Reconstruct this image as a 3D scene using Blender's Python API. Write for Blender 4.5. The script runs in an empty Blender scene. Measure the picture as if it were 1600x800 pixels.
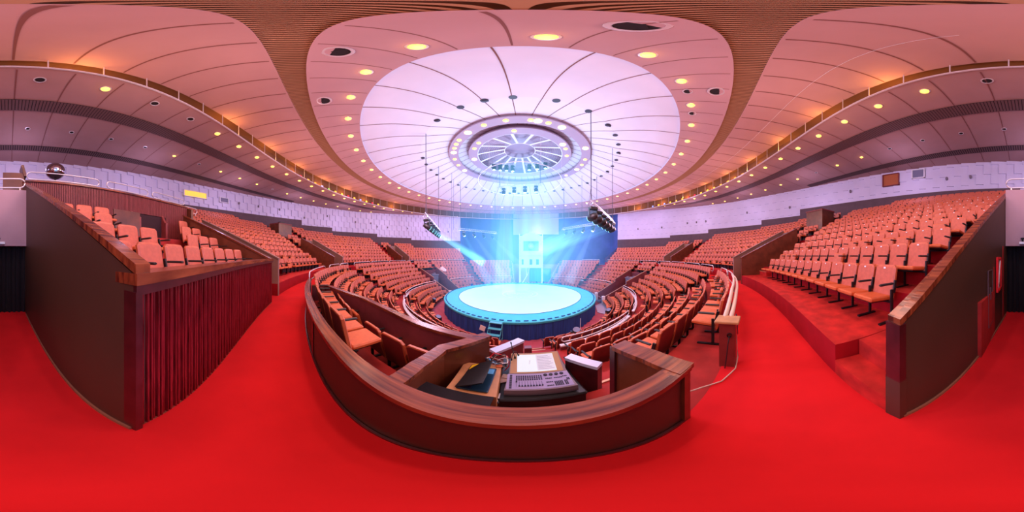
import bpy, math, random
from mathutils import Matrix, Vector
random.seed(7)
SC = bpy.context.scene
COL = SC.collection
PI = math.pi
CAMX, CAMY, CAMZ = -0.778, -15.90, 1.60
AX = -14.0                                   # rear axis of the hall, degrees from -Y

def R(d): return math.radians(d)
def P(r, phi, z=0.0):
    a = R(phi); return (r*math.sin(a), -r*math.cos(a), z)

# ------------------------------------------------------------------ mesh builder
class MB:
    def __init__(s): s.v = []; s.f = []; s.m = []
    def add(s, vs, fs, mi=0):
        n = len(s.v); s.v += [tuple(v) for v in vs]
        for f in fs: s.f.append(tuple(i+n for i in f)); s.m.append(mi)
        return s
    def box(s, c, d, mi=0, M=None, bev=0.0):
        x, y, z = d[0]/2, d[1]/2, d[2]/2
        if bev > 0:
            b = bev; vs = []
            # rounded-edge box: three nested rings of eight points
            prof = [(-z, b), (-z+b, 0), (z-b, 0), (z, b)]
            for zz, i in prof:
                X, Y = x-i, y-i; k = b if i == 0 else b*.6
                vs += [(-X+k, -Y, zz), (X-k, -Y, zz), (X, -Y+k, zz), (X, Y-k, zz), (X-k, Y, zz), (-X+k, Y, zz), (-X, Y-k, zz), (-X, -Y+k, zz)]
            fs = [tuple(range(7, -1, -1)), tuple(range(24, 32))]
            for q in range(3):
                for i in range(8):
                    j = (i+1) % 8; fs.append((q*8+i, q*8+j, q*8+8+j, q*8+8+i))
        else:
            vs = [(a*x, b_*y, c_*z) for c_ in (-1, 1) for a, b_ in ((-1, -1), (1, -1), (1, 1), (-1, 1))]
            fs = [(3, 2, 1, 0), (4, 5, 6, 7), (0, 1, 5, 4), (1, 2, 6, 5), (2, 3, 7, 6), (3, 0, 4, 7)]
        out = []
        for v in vs:
            w = Vector(v)
            if M is not None: w = M @ w
            out.append((w.x+c[0], w.y+c[1], w.z+c[2]))
        return s.add(out, fs, mi)
    def tube(s, pts, r, n=6, mi=0, closed=False, r2=None):
        pts = [Vector(p) for p in pts]; N = len(pts); vs = []
        up = Vector((0, 0, 1))
        for i, p in enumerate(pts):
            if closed: d = pts[(i+1) % N]-pts[i-1]
            else: d = pts[min(i+1, N-1)]-pts[max(i-1, 0)]
            if d.length < 1e-9: d = Vector((0, 0, 1))
            d.normalize()
            u = up if abs(d.z) < .95 else Vector((1, 0, 0))
            a = d.cross(u).normalized(); b = a.cross(d)
            rr = r if r2 is None else r+(r2-r)*i/(N-1)
            for k in range(n):
                t = 2*PI*k/n; vs.append(tuple(p+a*math.cos(t)*rr+b*math.sin(t)*rr))
        fs = []
        for i in range(N if closed else N-1):
            j = (i+1) % N
            for k in range(n):
                l = (k+1) % n; fs.append((i*n+k, i*n+l, j*n+l, j*n+k))
        if not closed: fs += [tuple(range(n-1, -1, -1)), tuple(range((N-1)*n, N*n))]
        return s.add(vs, fs, mi)
    def lathe(s, c, prof, n=16, mi=0, M=None, a0=0, a1=360):
        """prof = [(r,z)...] about a vertical axis through c"""
        full = abs(a1-a0) > 359.9; K = n if full else n+1; vs = []
        for r, z in prof:
            for k in range(K):
                t = R(a0+(a1-a0)*k/n); w = Vector((r*math.cos(t), r*math.sin(t), z))
                if M is not None: w = M @ w
                vs.append((w.x+c[0], w.y+c[1], w.z+c[2]))
        fs = []
        for i in range(len(prof)-1):
            for k in range(K if full else n):
                l = (k+1) % K; fs.append((i*K+k, i*K+l, (i+1)*K+l, (i+1)*K+k))
        return s.add(vs, fs, mi)
    def sweep(s, prof, p0, p1, step=2.0, closed=True, caps=True, mi=0):
        """sweep [(r,z)] along the arc p0..p1 (degrees) around the ring centre"""
        n = max(1, int(abs(p1-p0)/step+.5)); K = len(prof); vs = []
        for i in range(n+1):
            ph = p0+(p1-p0)*i/n
            for r, z in prof: vs.append(P(r, ph, z))
        fs = []
        for i in range(n):
            for k in range(K if closed else K-1):
                l = (k+1) % K; fs.append((i*K+k, i*K+l, (i+1)*K+l, (i+1)*K+k))
        if closed and caps and abs(p1-p0) < 359.9:
            fs += [tuple(range(K)), tuple(range(n*K+K-1, n*K-1, -1))]
        return s.add(vs, fs, mi)
    def prism(s, poly, z0, z1, mi=0):
        n = len(poly); vs = [(x, y, z0) for x, y in poly]+[(x, y, z1) for x, y in poly]
        fs = [tuple(range(n-1, -1, -1)), tuple(range(n, 2*n))]
        for i in range(n):
            j = (i+1) % n; fs.append((i, j, n+j, n+i))
        return s.add(vs, fs, mi)
    def build(s, name, mats, parent=None, smooth=False, loc=None, rotz=0.0):
        me = bpy.data.meshes.new(name); me.from_pydata(s.v, [], s.f)
        if not isinstance(mats, (list, tuple)): mats = [mats]
        for m in mats: me.materials.append(m)
        if len(mats) > 1: me.polygons.foreach_set('material_index', s.m)
        if smooth: me.polygons.foreach_set('use_smooth', [True]*len(me.polygons))
        me.validate(); me.update()
        o = bpy.data.objects.new(name, me); COL.objects.link(o)
        if parent: o.parent = parent
        if loc: o.location = loc
        if rotz: o.rotation_euler = (0, 0, rotz)
        return o

def recalc(o):
    import bmesh
    bm = bmesh.new(); bm.from_mesh(o.data); bmesh.ops.recalc_face_normals(bm, faces=bm.faces); bm.to_mesh(o.data); bm.free()
    return o
def tag(o, label, cat, group=None, kind=None):
    if label: o['label'] = label
    if cat: o['category'] = cat
    if group: o['group'] = group
    if kind: o['kind'] = kind
    return o
def empty(name, loc=(0, 0, 0), rz=0.0):
    o = bpy.data.objects.new(name, None); COL.objects.link(o); o.location = loc; o.rotation_euler = (0, 0, rz)
    o.empty_display_size = .1
    return o
def struct(mb, name, m, label, cat='structure', **k):
    o = mb.build(name, m, **k); o['kind'] = 'structure'; o['label'] = label; o['category'] = cat
    return o
def copy_thing(root, loc, rz, label=None):
    r = root.copy(); COL.objects.link(r); r.location = loc; r.rotation_euler = (0, 0, rz)
    if label: r['label'] = label
    for ch in root.children:
        c = ch.copy(); COL.objects.link(c); c.parent = r
        for g in ch.children:
            d = g.copy(); COL.objects.link(d); d.parent = c
    return r
def rotM(axis, deg): return Matrix.Rotation(R(deg), 3, axis)

# ------------------------------------------------------------------ materials
def newmat(name):
    m = bpy.data.materials.new(name); m.use_nodes = True; nt = m.node_tree
    b = nt.nodes['Principled BSDF']; return m, nt, b
def mat(name, col, rough=.6, metal=0.0, var=0.0, scale=6.0, emit=None, es=0.0, bump=0.0, coat=0.0, stretch=None, spec=.5):
    m, nt, b = newmat(name)
    b.inputs['Roughness'].default_value = rough; b.inputs['Metallic'].default_value = metal
    b.inputs['Specular IOR Level'].default_value = spec
    if coat: b.inputs['Coat Weight'].default_value = coat; b.inputs['Coat Roughness'].default_value = .15
    c = (*col, 1)
    if var or bump:
        tc = nt.nodes.new('ShaderNodeTexCoord'); mp = nt.nodes.new('ShaderNodeMapping')
        nt.links.new(tc.outputs['Object'], mp.inputs[0])
        if stretch: mp.inputs['Scale'].default_value = stretch
        nz = nt.nodes.new('ShaderNodeTexNoise'); nz.inputs['Scale'].default_value = scale; nz.inputs['Detail'].default_value = 5
        nt.links.new(mp.outputs[0], nz.inputs['Vector'])
        rp = nt.nodes.new('ShaderNodeValToRGB')
        rp.color_ramp.elements[0].position = .3; rp.color_ramp.elements[1].position = .7
        rp.color_ramp.elements[0].color = (*[x*(1-var) for x in col], 1); rp.color_ramp.elements[1].color = (*[min(1, x*(1+var)) for x in col], 1)
        nt.links.new(nz.outputs['Fac'], rp.inputs[0]); nt.links.new(rp.outputs[0], b.inputs['Base Color'])
        if bump:
            bp = nt.nodes.new('ShaderNodeBump'); bp.inputs['Strength'].default_value = bump; bp.inputs['Distance'].default_value = .02
            nt.links.new(nz.outputs['Fac'], bp.inputs['Height']); nt.links.new(bp.outputs[0], b.inputs['Normal'])
    else: b.inputs['Base Color'].default_value = c
    if emit:
        b.inputs['Emission Color'].default_value = (*emit, 1); b.inputs['Emission Strength'].default_value = es
    return m
def volmat(name, col, strength, absorb=0.0, soft=None):
    m = bpy.data.materials.new(name); m.use_nodes = True; nt = m.node_tree; nt.nodes.clear()
    out = nt.nodes.new('ShaderNodeOutputMaterial'); e = nt.nodes.new('ShaderNodeEmission')
    e.inputs[0].default_value = (*col, 1); e.inputs[1].default_value = strength
    sh = e.outputs[0]; fac = None
    if soft:
        tc = nt.nodes.new('ShaderNodeTexCoord'); ln = nt.nodes.new('ShaderNodeVectorMath'); ln.operation = 'DOT_PRODUCT'
        vm = nt.nodes.new('ShaderNodeVectorMath'); vm.operation = 'MULTIPLY'; vm.inputs[1].default_value = tuple(1/q for q in soft)
        nt.links.new(tc.outputs['Object'], vm.inputs[0]); nt.links.new(vm.outputs[0], ln.inputs[0]); nt.links.new(vm.outputs[0], ln.inputs[1])
        sb = nt.nodes.new('ShaderNodeMath'); sb.operation = 'SUBTRACT'; sb.inputs[0].default_value = 1; sb.use_clamp = True; nt.links.new(ln.outputs['Value'], sb.inputs[1])
        pw = nt.nodes.new('ShaderNodeMath'); pw.operation = 'POWER'; pw.inputs[1].default_value = 1.6; nt.links.new(sb.outputs[0], pw.inputs[0])
        ml = nt.nodes.new('ShaderNodeMath'); ml.operation = 'MULTIPLY'; ml.inputs[1].default_value = strength; nt.links.new(pw.outputs[0], ml.inputs[0])
        nt.links.new(ml.outputs[0], e.inputs[1]); fac = pw.outputs[0]
    if absorb > 0:
        a = nt.nodes.new('ShaderNodeVolumeAbsorption'); a.inputs[0].default_value = (0, 0, 0, 1); a.inputs[1].default_value = absorb
        if fac:
            m2 = nt.nodes.new('ShaderNodeMath'); m2.operation = 'MULTIPLY'; m2.inputs[1].default_value = absorb; nt.links.new(fac, m2.inputs[0]); nt.links.new(m2.outputs[0], a.inputs[1])
        ad = nt.nodes.new('ShaderNodeAddShader'); nt.links.new(sh, ad.inputs[0]); nt.links.new(a.outputs[0], ad.inputs[1]); sh = ad.outputs[0]
    nt.links.new(sh, out.inputs['Volume'])
    m.cycles.homogeneous_volume = soft is None
    return m
M = {}
M['carpet'] = mat('red_carpet', (.66, .013, .018), .95, var=.12, scale=1.1, bump=.15, spec=.15)
M['tread'] = mat('terrace_red', (.36, .022, .02), .7, var=.25, scale=3, spec=.25)
M['riser'] = mat('riser_red', (.36, .004, .012), .8, var=.15, scale=3, spec=.2)
M['platform'] = mat('platform_red', (.50, .022, .018), .75, var=.3, scale=4, spec=.2)
M['nosing'] = mat('step_nosing', (.65, .36, .2), .4, metal=.3)
M['varnish'] = mat('varnished_cap_wood', (.22, .035, .014), .28, var=.5, scale=7, stretch=(1, 1, 6), coat=.5)
def ringwood(name, c0, c1, rough):
    m, nt, b = newmat(name); L = nt.links.new
    tc = nt.nodes.new('ShaderNodeTexCoord'); sp = nt.nodes.new('ShaderNodeSeparateXYZ'); L(tc.outputs['Object'], sp.inputs[0])
    def mth(op, a, b_=None):
        n = nt.nodes.new('ShaderNodeMath'); n.operation = op
        for i, q in enumerate((a, b_)):
            if q is None: continue
            if isinstance(q, (int, float)): n.inputs[i].default_value = q
            else: L(q, n.inputs[i])
        return n.outputs[0]
    x, y = sp.outputs[0], sp.outputs[1]
    r = mth('SQRT', mth('ADD', mth('MULTIPLY', x, x), mth('MULTIPLY', y, y)))
    cb = nt.nodes.new('ShaderNodeCombineXYZ'); L(mth('MULTIPLY', r, 34), cb.inputs[0]); L(mth('MULTIPLY', mth('ARCTAN2', x, y), 26), cb.inputs[1]); L(mth('MULTIPLY', sp.outputs[2], 6), cb.inputs[2])
    nz = nt.nodes.new('ShaderNodeTexNoise'); nz.inputs['Scale'].default_value = 1.0; nz.inputs['Detail'].default_value = 6; L(cb.outputs[0], nz.inputs['Vector'])
    rp = nt.nodes.new('ShaderNodeValToRGB'); rp.color_ramp.elements[0].position = .34; rp.color_ramp.elements[1].position = .66
    rp.color_ramp.elements[0].color = (*c0, 1); rp.color_ramp.elements[1].color = (*c1, 1); L(nz.outputs['Fac'], rp.inputs[0]); L(rp.outputs[0], b.inputs['Base Color'])
    b.inputs['Roughness'].default_value = rough; b.inputs['Specular IOR Level'].default_value = .5
    bp = nt.nodes.new('ShaderNodeBump'); bp.inputs['Strength'].default_value = .25; bp.inputs['Distance'].default_value = .01; L(nz.outputs['Fac'], bp.inputs['Height']); L(bp.outputs[0], b.inputs['Normal'])
    return m
M['varnish'] = ringwood('varnished_grain_wood', (.075, .012, .008), (.30, .075, .028), .26)
M['capside'] = mat('dark_post_wood', (.06, .008, .012), .35, var=.3, scale=8, coat=.3)
M['slat'] = mat('dark_red_slat_wood', (.15, .008, .014), .24, var=.6, scale=9, stretch=(6, 6, .4), coat=.35)
M['slat_back'] = mat('slat_gap', (.05, .004, .007), .7)
M['rear_slat'] = mat('rear_slat_wood', (.22, .035, .035), .5, var=.35, scale=9, stretch=(6, 6, .4))
M['brown'] = mat('brown_wall_paint', (.066, .030, .020), .5, var=.08, scale=1.2)
M['tan'] = mat('tan_wall_paint', (.25, .13, .10), .55, var=.08, scale=2)
M['board'] = mat('brown_board', (.13, .035, .016), .35, var=.3, scale=3, coat=.2)
M['skirt'] = mat('skirting_strip', (.28, .12, .07), .5)
M['mauve'] = mat('mauve_plaster', (.42, .26, .30), .8, var=.06, scale=1.5)
M['curtain'] = mat('black_curtain', (.006, .002, .005), .9, var=.4, scale=12, stretch=(10, 10, .2))
M['whitewall'] = mat('white_wall_panel', (.66, .62, .80), .75, var=.05, scale=.6)
M['base'] = mat('dark_base_wall', (.10, .055, .065), .7, var=.12, scale=2)
M['navywall'] = mat('backstage_blue_wall', (.09, .13, .42), .8, var=.2, scale=.4)
M['screen'] = mat('projection_cloth', (.50, .44, .78), 1.0, var=.03, scale=.5)
M['vinyl'] = mat('terracotta_vinyl', (.56, .125, .07), .5, var=.1, scale=14, bump=.03)
M['vinylseat'] = mat('orange_vinyl', (.62, .125, .035), .45, var=.1, scale=14, bump=.03)
M['shell'] = mat('dark_red_back_shell', (.20, .022, .02), .4, var=.15, scale=5)
M['edge'] = mat('backrest_edge', (.52, .12, .045), .4)
M['frame'] = mat('black_chair_metal', (.012, .012, .016), .4, metal=.3)
M['plate'] = mat('white_number_plate', (.8, .8, .85), .4)
M['ceil2'] = mat('outer_ceiling_panel', (.40, .225, .215), .8, var=.05, scale=.7)
M['ceil'] = mat('ceiling_panel', (.50, .275, .27), .8, var=.05, scale=.7)
M['dome'] = mat('dome_panel', (.72, .66, .74), .8, var=.05, scale=.5)
M['seam'] = mat('panel_seam', (.22, .08, .07), .8)
M['bandback'] = mat('band_recess', (.22, .10, .05), .9)
M['bandslat'] = mat('band_slat', (.42, .21, .11), .7)
M['darkslat'] = mat('dark_vent_slat', (.14, .07, .07), .7)
M['darkvoid'] = mat('dark_void', (.02, .012, .014), .9)
M['palecap'] = mat('pale_cap_paint', (.50, .56, .74), .35)
M['white'] = mat('white_enamel', (.82, .8, .84), .4)
M['whitemetal'] = mat('white_rail_metal', (.75, .7, .72), .3, metal=.4)
M['ring'] = mat('ring_canopy', (.42, .32, .42), .6)
M['cable'] = mat('steel_cable', (.05, .05, .08), .5)
M['black'] = mat('black_plastic', (.012, .012, .015), .45)
M['navy'] = mat('navy_skirt_cloth', (.010, .05, .24), .8, var=.35, scale=3, stretch=(4, 4, .15))
M['teal'] = mat('teal_ring_mat', (.05, .50, .62), .6, var=.06, scale=2)
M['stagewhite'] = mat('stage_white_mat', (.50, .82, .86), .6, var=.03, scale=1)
M['tealmetal'] = mat('teal_step_metal', (.08, .42, .52), .4)
M['pinkmark'] = mat('faded_red_mark', (.62, .62, .66), .7)
M['arena'] = mat('arena_floor_carpet', (.42, .06, .09), .8, var=.2, scale=2)
M['concrete'] = mat('tunnel_floor', (.12, .13, .24), .7, var=.2, scale=2)
M['plum'] = mat('plum_parapet', (.17, .035, .045), .45, var=.2, scale=3)
M['box'] = mat('light_plywood', (.50, .24, .10), .5, var=.18, scale=8, stretch=(1, 1, 5))
M['console'] = mat('console_body', (.20, .16, .20), .4)
M['consolepanel'] = mat('console_panel', (.30, .27, .50), .4, var=.03, scale=9)
M['bronze'] = mat('console_screen_surround', (.42, .25, .13), .35)
M['display'] = mat('lit_display', (.3, .33, .35), .3, emit=(.72, .85, .95), es=.75)
M['display2'] = mat('lit_display_pane', (.25, .25, .3), .3, emit=(.75, .70, .88), es=.65)
M['key'] = mat('dark_keys', (.01, .01, .04), .4)
M['laptop'] = mat('laptop_blue_deck', (.015, .05, .09), .25, metal=.5)
M['sticker'] = mat('yellow_sticker', (.85, .55, .02), .4)
M['bluesticker'] = mat('blue_sticker', (.1, .4, .7), .4)
M['paper'] = mat('paper', (.75, .6, .55), .8)
M['redlamp'] = mat('red_slot_lamp', (.5, .01, .02), .4, emit=(1, .02, .06), es=1.6)
M['greenlamp'] = mat('green_slot_lamp', (.1, .4, .02), .4, emit=(.3, 1, .05), es=1.5)
M['orangelamp'] = mat('orange_slot_lamp', (.6, .2, .02), .4, emit=(1, .38, .03), es=3)
M['bluelamp'] = mat('blue_slot_lamp', (.1, .1, .5), .4, emit=(.35, .4, 1), es=1.8)
M['warmlamp'] = mat('warm_lamp_glass', (.9, .7, .3), .4, emit=(1, .56, .03), es=4.5)
M['warmsoft'] = mat('soft_warm_lamp_glass', (.9, .7, .3), .4, emit=(1, .70, .22), es=3.5)
M['cyanlamp'] = mat('cyan_lamp_lens', (.5, .9, 1), .4, emit=(.35, .95, 1), es=5)
M['windowglow'] = mat('lit_booth_interior', (.8, .5, .1), .6, emit=(1, .58, .06), es=.85)
M['boothdark'] = mat('booth_interior_orange', (.35, .08, .03), .6, emit=(.5, .14, .04), es=.10)
M['greyglass'] = mat('booth_glass', (.20, .20, .30), .2)
M['mirror'] = mat('mirror_tile', (.55, .5, .55), .12, metal=1.0)
M['tower'] = mat('tower_white_glow_paint', (.82, .86, .86), .6, emit=(.6, .9, .9), es=.42)  # white paint with added emission so the tower reads brighter; no lamp
M['towerwin'] = mat('tower_window_blue', (.12, .28, .65), .6)
M['entrance'] = mat('entrance_cyan_glow_drape', (.05, .40, .62), .7, emit=(.03, .45, .7), es=.35)  # emission put into the cloth makes the curtain look lit
M['greyrig'] = mat('silver_truss_tube', (.6, .62, .7), .3, metal=.6)
M['redcloth'] = mat('bright_red_cloth', (.8, .01, .02), .8)
M['cord'] = mat('cream_cord', (.6, .45, .35), .6)
M['tape'] = mat('cream_rail_wrap', (.75, .62, .5), .5)

# ------------------------------------------------------------------ hall layout
WCX, WCY, WR = P(4.0, AX)[0], P(4.0, AX)[1], 25.2
def wall_r(phi):
    """distance from the ring centre to the eccentric outer wall"""
    a = R(phi-AX); return 4.0*math.cos(a)+math.sqrt(WR*WR-(4.0*math.sin(a))**2)
def rel(phi):
    d = (phi-AX+180) % 360-180; return d
def rows_at(phi):
    q = abs(rel(phi))
    if q < 35: return 13
    if q < 57: return 11
    if q < 69: return 10
    if q < 89: return 9
    if q < 106: return 7
    return 5
def base_z(phi):
    q = abs(rel(phi))
    if q < 57: return 7.35
    if q < 69: return 6.55
    if q < 89: return 5.95
    if q < 106: return 5.35
    return 4.95
def ceil_z(r, phi=0):
    return 9.72+.05*(r-19.45)+ (0.018*max(0, abs(rel(phi))-80))*min(1, max(0, (r-19.45)/3))
OPEN = 133.0
VOM = [(-25.4, -22.2), (-62.5, -57.6), (-106.8, -102.3), (30.4, 34.4), (74.5, 78.7)]

# ---- floors
mb = MB(); mb.sweep([(15.38, 0), (16.68, 0), (16.68, -.12), (15.38, -.12)], AX-164, AX+164, 2)
fl = struct(mb, 'floor', M['carpet'], 'bright red carpeted ring aisle between the lower and upper seating')
mb = MB(); mb.add([(-1.50, -16.4, .001), (.0, -16.4, .001), (-.2, -21.6, .001), (-1.55, -21.6, .001)], [(0, 1, 2, 3)])
struct(mb, 'floor', M['carpet'], 'red carpeted floor of the passage leading out under the rear balcony')
mb = MB(); mb.lathe((0, 0, 0), [(0, -3.45), (16.5, -3.45)], 72)
struct(mb, 'floor', M['arena'], 'dim pinkish red arena floor around the raised ring')
for a, b in VOM:
    mb = MB(); mb.sweep([(16.6, .001), (21.2, .001)], a, b, 2, closed=False)
    struct(mb, 'floor', M['carpet'], 'red floor inside the exit passage cut through the upper seating')

# ---- upper terraces
def zrow(k): return .49+.45*k
def terrace(p0, p1, r_in=None):
    mb = MB(); n = max(1, int((p1-p0)/1.6+.5))
    for i in range(n):
        a, b = p0+(p1-p0)*i/n, p0+(p1-p0)*(i+1)/n; N = rows_at((a+b)/2)
        rw = min(wall_r(a), wall_r(b))-.02
        pr = [(16.66, 0), (16.66, .49)]
        for k in range(N):
            rn = 18.05+.85*k
            if k == N-1: pr.append((rw, zrow(k)))
            else: pr += [(rn, zrow(k)), (rn, zrow(k+1))]
        if r_in:
            pr = [q for q in pr if q[0] > r_in]; pr = [(r_in, 2.3), (r_in, pr[0][1])]+pr
        for q in range(len(pr)-1):
            (r0, z0), (r1, z1) = pr[q], pr[q+1]
            if r1 < r0-1e-6: continue
            mi = 1 if abs(r1-r0) < 1e-6 else (2 if q <= 1 and not r_in else 0)
            mb.add([P(r0, a, z0), P(r0, b, z0), P(r1, b, z1), P(r1, a, z1)], [(0, 1, 2, 3)], mi)
        if rows_at(b+.01) != N or rows_at(a-.01) != N:
            pass
    # side walls of the stand
    for ph in (p0, p1):
        N = rows_at((p0+p1)/2 if p1-p0 < 6 else (ph+.5 if ph == p0 else ph-.5))
        for k in range(0 if not r_in else 4, min(N, 5)):
            r0 = 16.66 if k == 0 else 18.05+.85*(k-1); r1 = 18.05+.85*k
            mb.add([P(r0, ph, 0), P(r1, ph, 0), P(r1, ph, zrow(k)), P(r0, ph, zrow(k))], [(0, 1, 2, 3)], 1)
    return mb
TM = [M['tread'], M['riser'], M['platform']]
secs = [(3.1, 30.4, 'right of the stepped notch'), (34.4, 74.5, 'between the second and third exit on the right'), (78.7, AX+OPEN, 'nearest the backstage opening on the right'),
        (-57.6, -25.4, 'left beyond the slatted balcony'), (-102.3, -62.5, 'between the second and third exit on the left'), (AX-OPEN, -106.8, 'nearest the backstage opening on the left')]
for a, b, t in secs:
    struct(terrace(a, b), 'floor', TM, 'red stepped terrace of the upper stand '+t)
for a, b in VOM:
    if a == -25.4: continue
    struct(terrace(a, b, 20.6), 'floor', TM, 'upper terrace bridging over an exit passage')
# zone just right of the rear passage: notch with two steps, then terrace
mb = MB()
Y0 = 16.93
def xwall(y): return -.383-(.25)*(-y-16.65)/3.52      # right passage wall line
def slab(poly, z0, z1, mt=2):
    mb.prism(poly, z0, z1, mt)
def arcpts(r, a, b, n=4): return [P(r, a+(b-a)*i/n)[:2] for i in range(n+1)]
slab(arcpts(16.66, -.1, 3.1)+[(.90, -16.95), (-.06, -16.95)], 0, .245)
slab([(-.06, -16.95), (.90, -16.95)]+list(reversed(arcpts(18.05, -.45, 3.1))), 0, .49)
struct(mb, 'floor', [M['tread'], M['riser'], M['platform']], 'two red steps cut into the platform beside the dark corner post')
mb = MB()
for k in range(1, 13):
    r0, r1 = 18.05+.85*(k-1), 18.05+.85*k
    if k == 12: r1 = 29.0
    a0 = -.80 if r0 < 20.4 else -.9
    if r0 < 19.5: a0 = -.65
    mb.sweep([(r0, 0 if r0 < 20 else 2.3), (r0, zrow(k)), (r1, zrow(k)), (r1, 0 if r0 < 20 else 2.3)], a0, 3.1, 1.6)
struct(mb, 'floor', M['tread'], 'red terrace steps along the right wall of the rear passage')
# stair blocks (half steps) beside every exit wall
def stair(pa, pb, k0, k1, label):
    t = empty('stair_flight', P(18.05+.85*k0, (pa+pb)/2, zrow(k0))); tag(t, label, 'stairs', 'stair flights of the upper stand')
    ox, oy, oz = t.location
    for k in range(k0, k1):
        r = 18.05+.85*k; z = zrow(k); mb = MB()
        mb.sweep([(r-.28, z), (r-.28, z+.225), (r, z+.225), (r, z)], pa, pb, 2, mi=0)
        mb.sweep([(r-.30, z+.225), (r-.30, z+.245), (r-.26, z+.245), (r-.26, z+.225)], pa, pb, 2, mi=1)
        mb.v = [(x-ox, y-oy, zz-oz) for x, y, zz in mb.v]; mb.build('step', [M['platform'], M['nosing']], t)
for (pa, pb, n, t) in [(.2, 2.2, 4, 'beside the corner post by the rear passage'), (27.2, 29.9, 10, 'in front of the second right exit wall'), (34.9, 37.6, 9, 'behind the second right exit wall'),
                    (71.2, 74.0, 7, 'in front of the third right exit wall'), (-57.0, -54.2, 9, 'in front of the second left exit wall'), (-65.8, -63.0, 8, 'behind the second left exit wall'),
                    (-101.8, -99.0, 7, 'in front of the third left exit wall'), (-28.6, -25.8, 10, 'beyond the slatted box wall')]:
    stair(pa, pb, 0, n, 'flight of red stair steps '+t)

# ---- outer wall: sawtooth white panels, dark base, ceiling edge
def wpt(phi, z, off=0.0):
    r = wall_r(phi)-off; return P(r, phi, z)
mb = MB(); step = 2.45; RH = 1.02
for q in range(7):
    zq = 4.75+RH*q; sh = (q % 2)*.5*step; k0 = -2
    while True:
        u = AX-OPEN+sh+step*(k0-0); v = u+step; k0 += 1
        if v <= AX-OPEN: continue
        if u >= AX+OPEN: break
        u, v = max(u, AX-OPEN), min(v, AX+OPEN); mid = (u+v)/2
        # split where the dark base steps
        cuts = [u]+sorted(AX+sg*e for sg in (-1, 1) for e in (57, 69, 89, 106) if u < AX+sg*e < v)+[v]
        for a, b in zip(cuts, cuts[1:]):
            za = max(zq, base_z((a+b)/2)); zb = min(zq+RH, ceil_z(wall_r(mid), mid)+.3)
            if zb-za < .05: continue
            da, db = .02+.15*(a-u)/step, .02+.15*(b-u)/step
            vs = [wpt(a, za, da+.02), wpt(b, za, db+.02), wpt(b, zb, db-.01), wpt(a, zb, da-.01), wpt(a, za, 0), wpt(b, za, 0), wpt(b, zb, 0), wpt(a, zb, 0)]
            mb.add(vs, [(0, 1, 2, 3), (0, 4, 5, 1), (3, 2, 6, 7), (0, 3, 7, 4), (1, 5, 6, 2)])
wall = struct(mb, 'wall_outer', M['whitewall'], 'lavender white outer wall of staggered square panels under the ceiling')
mb = MB(); a = AX-OPEN
while a < AX+OPEN-1e-6:
    b = min(a+1.0, AX+OPEN)
    z0, z1 = zrow(rows_at((a+b)/2)-1)-.2, base_z((a+b)/2)
    mb.add([wpt(a, z0, .2), wpt(b, z0, .2), wpt(b, z1, .2), wpt(a, z1, .2), wpt(a, z0, 0), wpt(b, z0, 0), wpt(b, z1, 0), wpt(a, z1, 0)],
           [(0, 1, 2, 3), (3, 2, 6, 7), (0, 3, 7, 4), (1, 5, 6, 2)])
    a = b
struct(mb, 'wall_base', M['base'], 'dark stepped band of wall behind the top row of seats')

# booth windows in the outer wall
def wall_window(name, phi0, phi1, z0, z1, inner, label, frame=M['white']):
    mb = MB()
    def q(ph, z, off): return P(wall_r(ph)-off, ph, z)
    t = .06
    for (a0, a1, c0, c1) in ((phi0, phi1, z1-t, z1), (phi0, phi1, z0, z0+t), (phi0, phi0+.18, z0, z1), (phi1-.18, phi1, z0, z1)):
        vs = [q(a0, c0, .36), q(a1, c0, .36), q(a1, c1, .36), q(a0, c1, .36), q(a0, c0, .12), q(a1, c0, .12), q(a1, c1, .12), q(a0, c1, .12)]
        mb.add(vs, [(0, 1, 2, 3), (0, 1, 5, 4), (3, 2, 6, 7), (0, 3, 7, 4), (1, 2, 6, 5)])
    o = mb.build(name, frame); o['kind'] = 'structure'; o['label'] = label; o['category'] = 'window'
    m2 = MB(); m2.add([q(phi0, z0, .24), q(phi1, z0, .24), q(phi1, z1, .24), q(phi0, z1, .24)], [(0, 1, 2, 3)])
    m2.build('window_pane', inner, o)
    return o
wall_window('window_1', -41.0, -35.2, 8.35, 9.15, M['windowglow'], 'brightly lit yellow booth window high in the wall left of the balcony')
wall_window('window_2', -46.9, -44.4, 8.3, 9.0, M['greyglass'], 'small unlit white framed window right of the yellow booth window')
wall_window('window_3', 19.6, 22.9, 8.5, 9.85, M['boothdark'], 'dark booth window with an orange glow inside above the right stand', M['rear_slat'])
wall_window('window_4', 14.8, 17.2, 8.95, 9.95, M['greyglass'], 'grey booth window beside the orange one above the right stand')
# small round fittings on the outer wall
for ph in (-50, -56, -63, -72, -81, -93, -100, -103, -108, -118, -128, -140, 108, 96, 84, 80, 76, 60, 46, 30, 11, 7):
    mb = MB(); c = P(wall_r(ph)-.22, ph, base_z(ph)+ (2.0 if abs(rel(ph)) > 60 else 1.25))
    mb.lathe(c, [(0, .16), (.1, .14), (.12, 0), (.1, -.14), (0, -.16)], 8); mb.box((c[0], c[1], c[2]), (.1, .1, .34))
    tag(mb.build('wall_sensor', M['console']), 'small grey box fitting fixed on the white panel wall', 'fitting', 'small fittings along the panel wall')

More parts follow.
